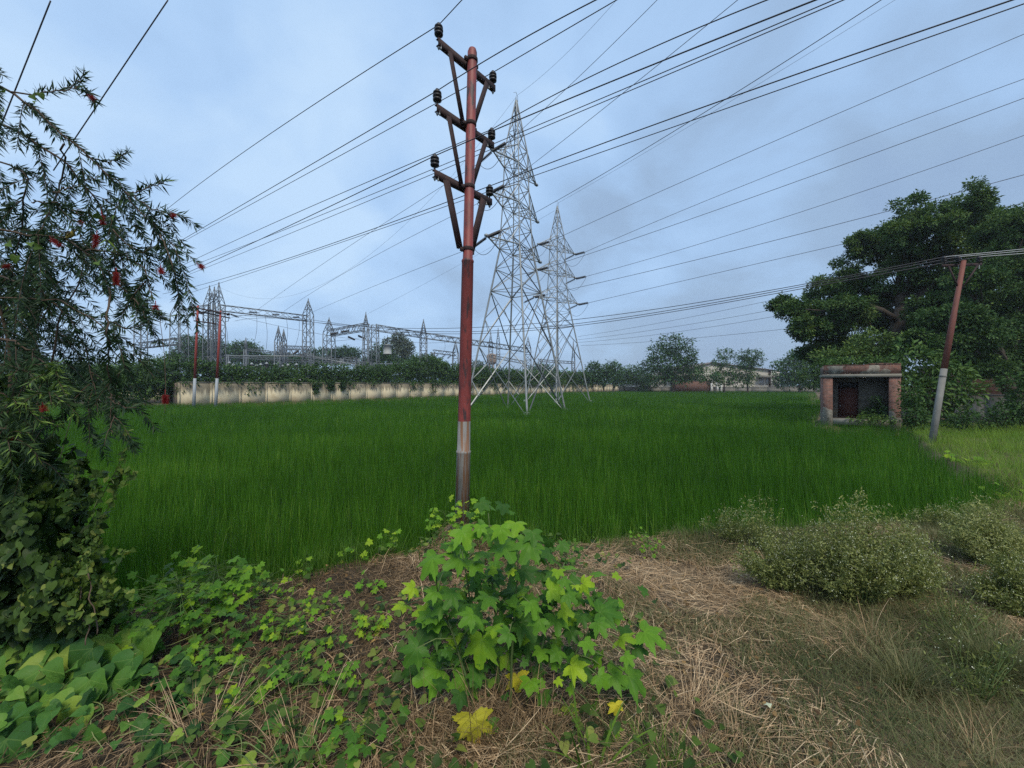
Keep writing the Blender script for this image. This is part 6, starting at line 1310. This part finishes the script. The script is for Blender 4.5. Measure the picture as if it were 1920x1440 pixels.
# ------------------------------------------------------------------ bottlebrush tree
def bottlebrush():
    root = empty('bottlebrush_tree', (-4.3, 3.2, 0), 0, 'drooping bottlebrush tree with narrow leaves and red flowers on the left', 'tree')
    br = MB(); lf = MB(); NP, NA, NN, NL, NT = [], [], [], [], []
    def needles(path, r0=.0, tint=.45, dens=1.0, ll=.07, bright_tip=.0, tipfrac=.2):
        path = np.asarray(path); seg = np.linalg.norm(np.diff(path, axis=0), axis=1); Ls = seg.sum(); n = max(4, int(Ls / .0042 * dens)); cs = np.concatenate([[0], np.cumsum(seg)]) / Ls
        t = np.sort(rng.uniform(r0, 1, n)); pos = np.stack([np.interp(t, cs, path[:, k]) for k in range(3)], 1)
        i = np.clip(np.searchsorted(cs, t) - 1, 0, len(seg) - 1); tan = norm((path[1:] - path[:-1]))[i]
        rn = norm(np.cross(tan, rng.normal(0, 1, (n, 3)))); a = norm(tan * rng.uniform(.55, 1.0, (n, 1)) + rn * rng.uniform(.55, .95, (n, 1)) + [0, 0, -.08])
        NP.append(pos); NA.append(a); NN.append(np.cross(a, rn) + rng.normal(0, .4, (n, 3))); NL.append(ll * rng.uniform(.75, 1.35, n) * np.where(t > .92, .7, 1))
        tt = tint + rng.normal(0, .13, n); tt = np.where(t > 1 - tipfrac, tt + bright_tip, tt); NT.append(np.clip(tt, 0, 1))
    def spline(pts, n=24):
        pts = np.array(pts, float); s = np.concatenate([[0], np.cumsum(np.linalg.norm(np.diff(pts, axis=0), axis=1))]); s /= s[-1]; t = np.linspace(0, 1, n)
        q = np.stack([np.interp(t, s, pts[:, k]) for k in range(3)], 1)
        for _ in range(3): q[1:-1] = (q[:-2] + 2 * q[1:-1] + q[2:]) / 4
        return q
    mains = [([(-260, 60), (-60, 120), (20, 172), (75, 213), (130, 262), (185, 310), (235, 360), (275, 410), (310, 450), (352, 478), (380, 500)], 2.55, .010, 2),
             ([(20, 172), (60, 180), (110, 170), (146, 158), (160, 132)], 2.55, .005, 0), ([(110, 170), (150, 164), (170, 178), (176, 192)], 2.55, .003, 0), ([(-200, 150), (-50, 215), (30, 245), (100, 287), (150, 330), (188, 380), (212, 430), (216, 500), (212, 560)], 2.7, .010, 2),
             ([(150, 285), (195, 305), (222, 300), (240, 282)], 2.6, .004, 0), ([(240, 365), (275, 352), (318, 338)], 2.5, .004, 0), ([(-200, 400), (-50, 420), (60, 440), (122, 442), (160, 472), (200, 512), (250, 560), (300, 590)], 2.6, .009, 2),
             ([(-160, 470), (-40, 500), (60, 540), (120, 580), (160, 640), (172, 710), (165, 770)], 2.8, .009, 2), ([(205, 540), (202, 620), (204, 700), (216, 760), (212, 812)], 2.45, .006, 1), ([(204, 745), (235, 765), (270, 768)], 2.4, .003, 0),
             ([(300, 440), (326, 500), (334, 560), (327, 605)], 2.5, .004, 0), ([(-120, 600), (-20, 620), (50, 650), (100, 700), (118, 780)], 2.7, .009, 2), ([(-120, 300), (0, 300), (60, 330), (40, 420), (20, 520), (30, 620)], 2.9, .008, 2),
             ([(120, 270), (118, 330), (90, 400), (60, 470), (50, 560)], 2.75, .006, 2), ([(100, 360), (140, 350), (185, 330)], 2.6, .004, 0), ([(60, 380), (110, 380), (165, 410)], 2.5, .004, 1), ([(160, 470), (215, 470), (270, 500), (285, 560)], 2.6, .005, 1),
             ([(-80, 720), (0, 740), (60, 770), (110, 800)], 2.5, .008, 2), ([(235, 360), (300, 400), (325, 398)], 2.5, .004, 1), ([(212, 430), (250, 470), (300, 480), (330, 510)], 2.55, .004, 1), ([(-100, 560), (20, 560), (110, 560), (180, 600), (240, 660), (232, 720)], 2.6, .006, 1),
             ([(250, 560), (280, 600), (300, 650)], 2.5, .003, 0), ([(200, 600), (240, 620), (300, 590), (320, 600)], 2.5, .003, 0), ([(-60, 820), (10, 800), (60, 840), (90, 880)], 2.5, .005, 1)]
    tw = 0
    for pts, d, r, lev in mains:
        q = spline([P(a, b, d + .12 * math.sin(i * 1.7 + d * 9)) for i, (a, b) in enumerate(pts)]); q[1:-1] += rng.normal(0, .006, (len(q) - 2, 3)); br.tube(q, np.linspace(r, .0022, len(q)), 7, tint=.5)
        needles(q, .35 if lev > 1 else .12, .42, .75, .062, .25, .1)
        if lev == 0: continue
        L_ = np.linalg.norm(np.diff(q, axis=0), axis=1).sum(); n = int(L_ * (6.2 if lev > 1 else 5.5))
        for k in range(n):
            i = rng.integers(4, len(q) - 1); tan = norm(q[i + 1] - q[i]); s = rng.normal(0, 1, 3); s = norm(s - tan * (s @ tan)); l = rng.uniform(.14, .42) * (1 if lev > 1 else .7)
            a0 = norm(tan * .7 + s * .7 + [0.15, -.1, .05]); t = np.linspace(0, 1, 9)[:, None]; p = q[i] + a0 * l * t + np.array([0, 0, -1]) * l * .75 * t ** 2
            br.tube(p, np.linspace(.0026, .0012, 9), 4, tint=.5); needles(p, .08, .38 + rng.normal(0, .08), .85, .060, .35 if rng.random() < .18 else .05, .25); tw += 1
    # the crowded, shaded left side
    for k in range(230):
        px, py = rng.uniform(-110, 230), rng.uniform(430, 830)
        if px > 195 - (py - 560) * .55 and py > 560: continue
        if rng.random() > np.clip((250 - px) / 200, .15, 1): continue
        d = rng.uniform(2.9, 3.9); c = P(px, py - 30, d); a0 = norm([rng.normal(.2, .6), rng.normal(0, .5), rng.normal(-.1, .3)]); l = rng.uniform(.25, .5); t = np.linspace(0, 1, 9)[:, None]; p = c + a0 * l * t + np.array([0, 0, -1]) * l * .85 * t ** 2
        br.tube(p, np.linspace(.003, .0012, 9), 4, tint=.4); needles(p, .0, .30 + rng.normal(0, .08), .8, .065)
    for (px, py, d, tn) in ((20, 750, 2.35, .9), (95, 700, 2.5, .95), (10, 820, 2.3, .8), (40, 695, 2.5, .7), (90, 735, 2.4, .85)):
        for k in range(7):
            c = P(px, py, d); a0 = norm([rng.normal(.6, .6), rng.normal(-.2, .4), rng.normal(.1, .3)]); l = rng.uniform(.10, .2); t = np.linspace(0, 1, 6)[:, None]; p = c + a0 * l * t - np.array([0, 0, .5]) * l * t ** 2; br.tube(p, .0016, 4); needles(p, 0, tn - .15, 1.0, .06, .2)
    for a_, b_, r in ((P(-150, 640, 3.1), P(-40, 500, 2.8), .02), (P(-60, 900, 3.2), P(100, 560, 3.1), .012), (P(20, 900, 3.2), P(-30, 300, 3.0), .014), (P(60, 780, 3.0), P(160, 480, 2.8), .008)):
        br.tube(limb_path(a_, b_, .05, 9, .02), np.linspace(r, r * .4, 9), 7)
    tk = MB(); tk.tube([(-5.2, 3.3, -.1), (-5.15, 3.25, .8), (-5.05, 3.2, 1.6), (-4.9, 3.1, 2.6), (-4.7, 2.9, 3.6), (-4.4, 2.7, 4.6)], [.10, .09, .08, .065, .045, .025], 10)
    part(tk, 'trunk', M['bark'], root, True)
    part(br, 'branch', M['twig'], root, True)
    lf.leaves(T_NEEDLE, np.concatenate(NP), np.concatenate(NA), np.concatenate(NN), np.concatenate(NL), np.concatenate(NL) * .135, np.concatenate(NT), bend=rng.normal(-.06, .08, sum(len(x) for x in NP)))
    part(lf, 'foliage', M['needle'], root)
    fl = [(172, 183, 2.5, (.7, -.2, -.5), .05), (325, 404, 2.48, (.6, -.3, -.6), .035), (377, 500, 2.5, (.7, -.2, -.5), .04), (302, 508, 2.45, (.3, -.3, -.7), .045), (218, 522, 2.5, (.1, -.1, -1), .085), (180, 452, 2.55, (0, -.1, -1), .085), (192, 412, 2.6, (.1, 0, -1), .06),
          (105, 455, 2.55, (.7, -.2, -.5), .10), (12, 500, 2.6, (.8, -.3, 0), .08), (310, 748, 2.45, (0, 0, -1), .055), (82, 765, 2.35, (.5, -.3, -.5), .05), (20, 825, 2.3, (.7, -.4, .1), .06), (292, 576, 2.5, (.2, -.2, -.8), .03), (148, 398, 2.6, (.7, 0, -.2), .04), (150, 417, 2.6, (.7, 0, -.3), .03)]
    for i, (px, py, d, ax, l) in enumerate(fl):
        ax = norm(ax); c = P(px, py, d) - ax * l * .5; n = int(1100 * l / .08); t = rng.random(n); rn = norm(np.cross(np.broadcast_to(ax, (n, 3)), rng.normal(0, 1, (n, 3)))); a = norm(rn + ax * .35 + rng.normal(0, .12, (n, 3))); mb = MB()
        mb.leaves(T_TRI, c + ax * (t * l)[:, None], a, np.cross(a, ax), rng.uniform(.016, .026, n), rng.uniform(.0008, .0014, n), np.clip(rng.normal(.45, .22, n) + (.2 if i in (11,) else 0), 0, 1)); mb.tube([c - ax * .03, c + ax * l], .0025, 5, tint=.3)
        part(mb, 'flower', M['brush'], root)
    # twig that carries the low hanging flower
    mb = MB(); q = spline([P(300, 600, 2.5), P(308, 660, 2.47), P(311, 730, 2.45), P(309, 775, 2.45)]); mb.tube(q, .0016, 5); part(mb, 'twig', M['twig'], root); 
bottlebrush()
# the few twigs with broad leaves of a climber in the tree
mb = MB(); pts = [(35, 105, 165), (60, 178, 170), (75, 175, 180), (68, 190, 0), (5, 170, 0), (5, 205, 0), (57, 455, 0), (65, 462, 0), (30, 480, 0), (15, 455, 0), (185, 490, 0), (225, 380, 0), (215, 405, 0), (180, 400, 0)]
c = np.array([P(a, b, 2.4) for a, b, _ in pts[1:]]); n = len(c); mb.leaves(T_HEART2, c, np.stack([rng.normal(.4, .4, n), rng.normal(-.3, .3, n), rng.normal(-.5, .3, n)], 1), np.stack([rng.normal(0, .4, n), rng.normal(-1, .2, n), rng.normal(.4, .3, n)], 1), rng.uniform(.03, .055, n), None, rng.uniform(.45, .8, n))
for (a, b, _) in pts[1:]: mb.tube([P(a, b, 2.4), P(a - 14, b - 10, 2.5)], .0012, 4, tint=.3)
tag(mb.build('climber', M['vine']), 'few broad climber leaves caught in the bottlebrush twigs', 'creeper')
# ------------------------------------------------------------------ sunbird
def bird():
    d = 2.56; c = P(131, 441, d); root = empty('bird', tuple(c), 0, 'small olive bird with yellow belly perched on a bottlebrush twig', 'bird')
    ax = norm([.80, 0, .60]); up = norm([-.6, 0, .8]); sd_ = np.array([0, 1.0, 0]); mb = MB()
    # one continuous body from tail root to crown
    prof = [(-.034, .002, 0), (-.028, .007, 0), (-.015, .013, 0), (0, .0165, 0), (.014, .0155, .001), (.024, .011, .003), (.030, .0095, .006), (.037, .0105, .008), (.044, .009, .008), (.050, .004, .007)]
    V = []; n = 16
    for (l, r, o_) in prof:
        for k in range(n): g = 2 * PI * k / n; V.append(c + ax * l + up * (o_ + math.sin(g) * r) + sd_ * math.cos(g) * r * .9)
    m = len(prof); Fc = [(i * n + k, i * n + (k + 1) % n, (i + 1) * n + (k + 1) % n, (i + 1) * n + k) for i in range(m - 1) for k in range(n)] + [tuple(range(n))[::-1], tuple((m - 1) * n + k for k in range(n))]
    tt = [(.9 if math.sin(2 * PI * k / n) < .05 else .15) for _ in prof for k in range(n)]
    mb.raw(V, Fc, tt); part(mb, 'body', material('bird_plumage', [(0, (.10, .09, .05)), (.5, (.16, .14, .06)), (1, (.45, .33, .05))], .8, 200, .08), root, True)
    hc = c + ax * .044 + up * .009; dk = material('bird_dark', [(0, (.02, .018, .018)), (1, (.05, .045, .04))], .5)
    mb = MB(); mb.tube([hc + ax * .004 + [.004, 0, 0], hc + np.array([.016, 0, .001]), hc + np.array([.026, 0, -.003])], [.0022, .0014, .0004], 6); part(mb, 'beak', dk, root, True)
    mb = MB()
    for s in (-1, 1): mb.lathe(hc + sd_ * s * .0078 + ax * -.002, sd_ * s, [(0, .0016), (.001, .0014), (.0014, .0004)], 6)
    part(mb, 'eye', dk, root)
    for s in (-1, 1):
        mb = MB(); mb.leaves(T_HEART2, [c + ax * .018 + sd_ * s * .0135 + up * .004], [-ax], [sd_ * s], [.050], [.020], [.3]); part(mb, 'wing', material('bird_wing', [(0, (.06, .055, .035)), (1, (.12, .10, .06))], .8), root, True)
    mb = MB(); mb.leaves(T_BLADE3, [c - ax * .026], [-ax - up * .1], [up], [.034], [.010], [.2]); mb.leaves(T_BLADE3, [c - ax * .026 - up * .001], [-ax - up * .15], [up], [.031], [.009], [.2]); part(mb, 'tail', dk, root)
    for s in (-1, 1):
        mb = MB(); f_ = c - up * .014 + sd_ * s * .005; g = c + np.array([.0, s * .006, -.026]); mb.tube([f_, (f_ + g) / 2 - ax * .003, g], .0009, 5); mb.tube([g - [.004, 0, 0], g, g + [.008, 0, 0]], .0008, 4); part(mb, 'leg', dk, root)
bird()

# ================================================================== AIR
def haze():
    mb = MB(); mb.box((0, 240, 26), (420, 330, 28)); m = bpy.data.materials.new('haze_air'); m.use_nodes = True; t = m.node_tree; t.nodes.clear()
    o = t.nodes.new('ShaderNodeOutputMaterial'); v = t.nodes.new('ShaderNodeVolumePrincipled'); v.inputs['Color'].default_value = (.80, .88, .97, 1); v.inputs['Density'].default_value = .0004; v.inputs['Anisotropy'].default_value = .2
    t.links.new(v.outputs[0], o.inputs['Volume']); tag(mb.build('haze', m), kind='stuff')
haze()
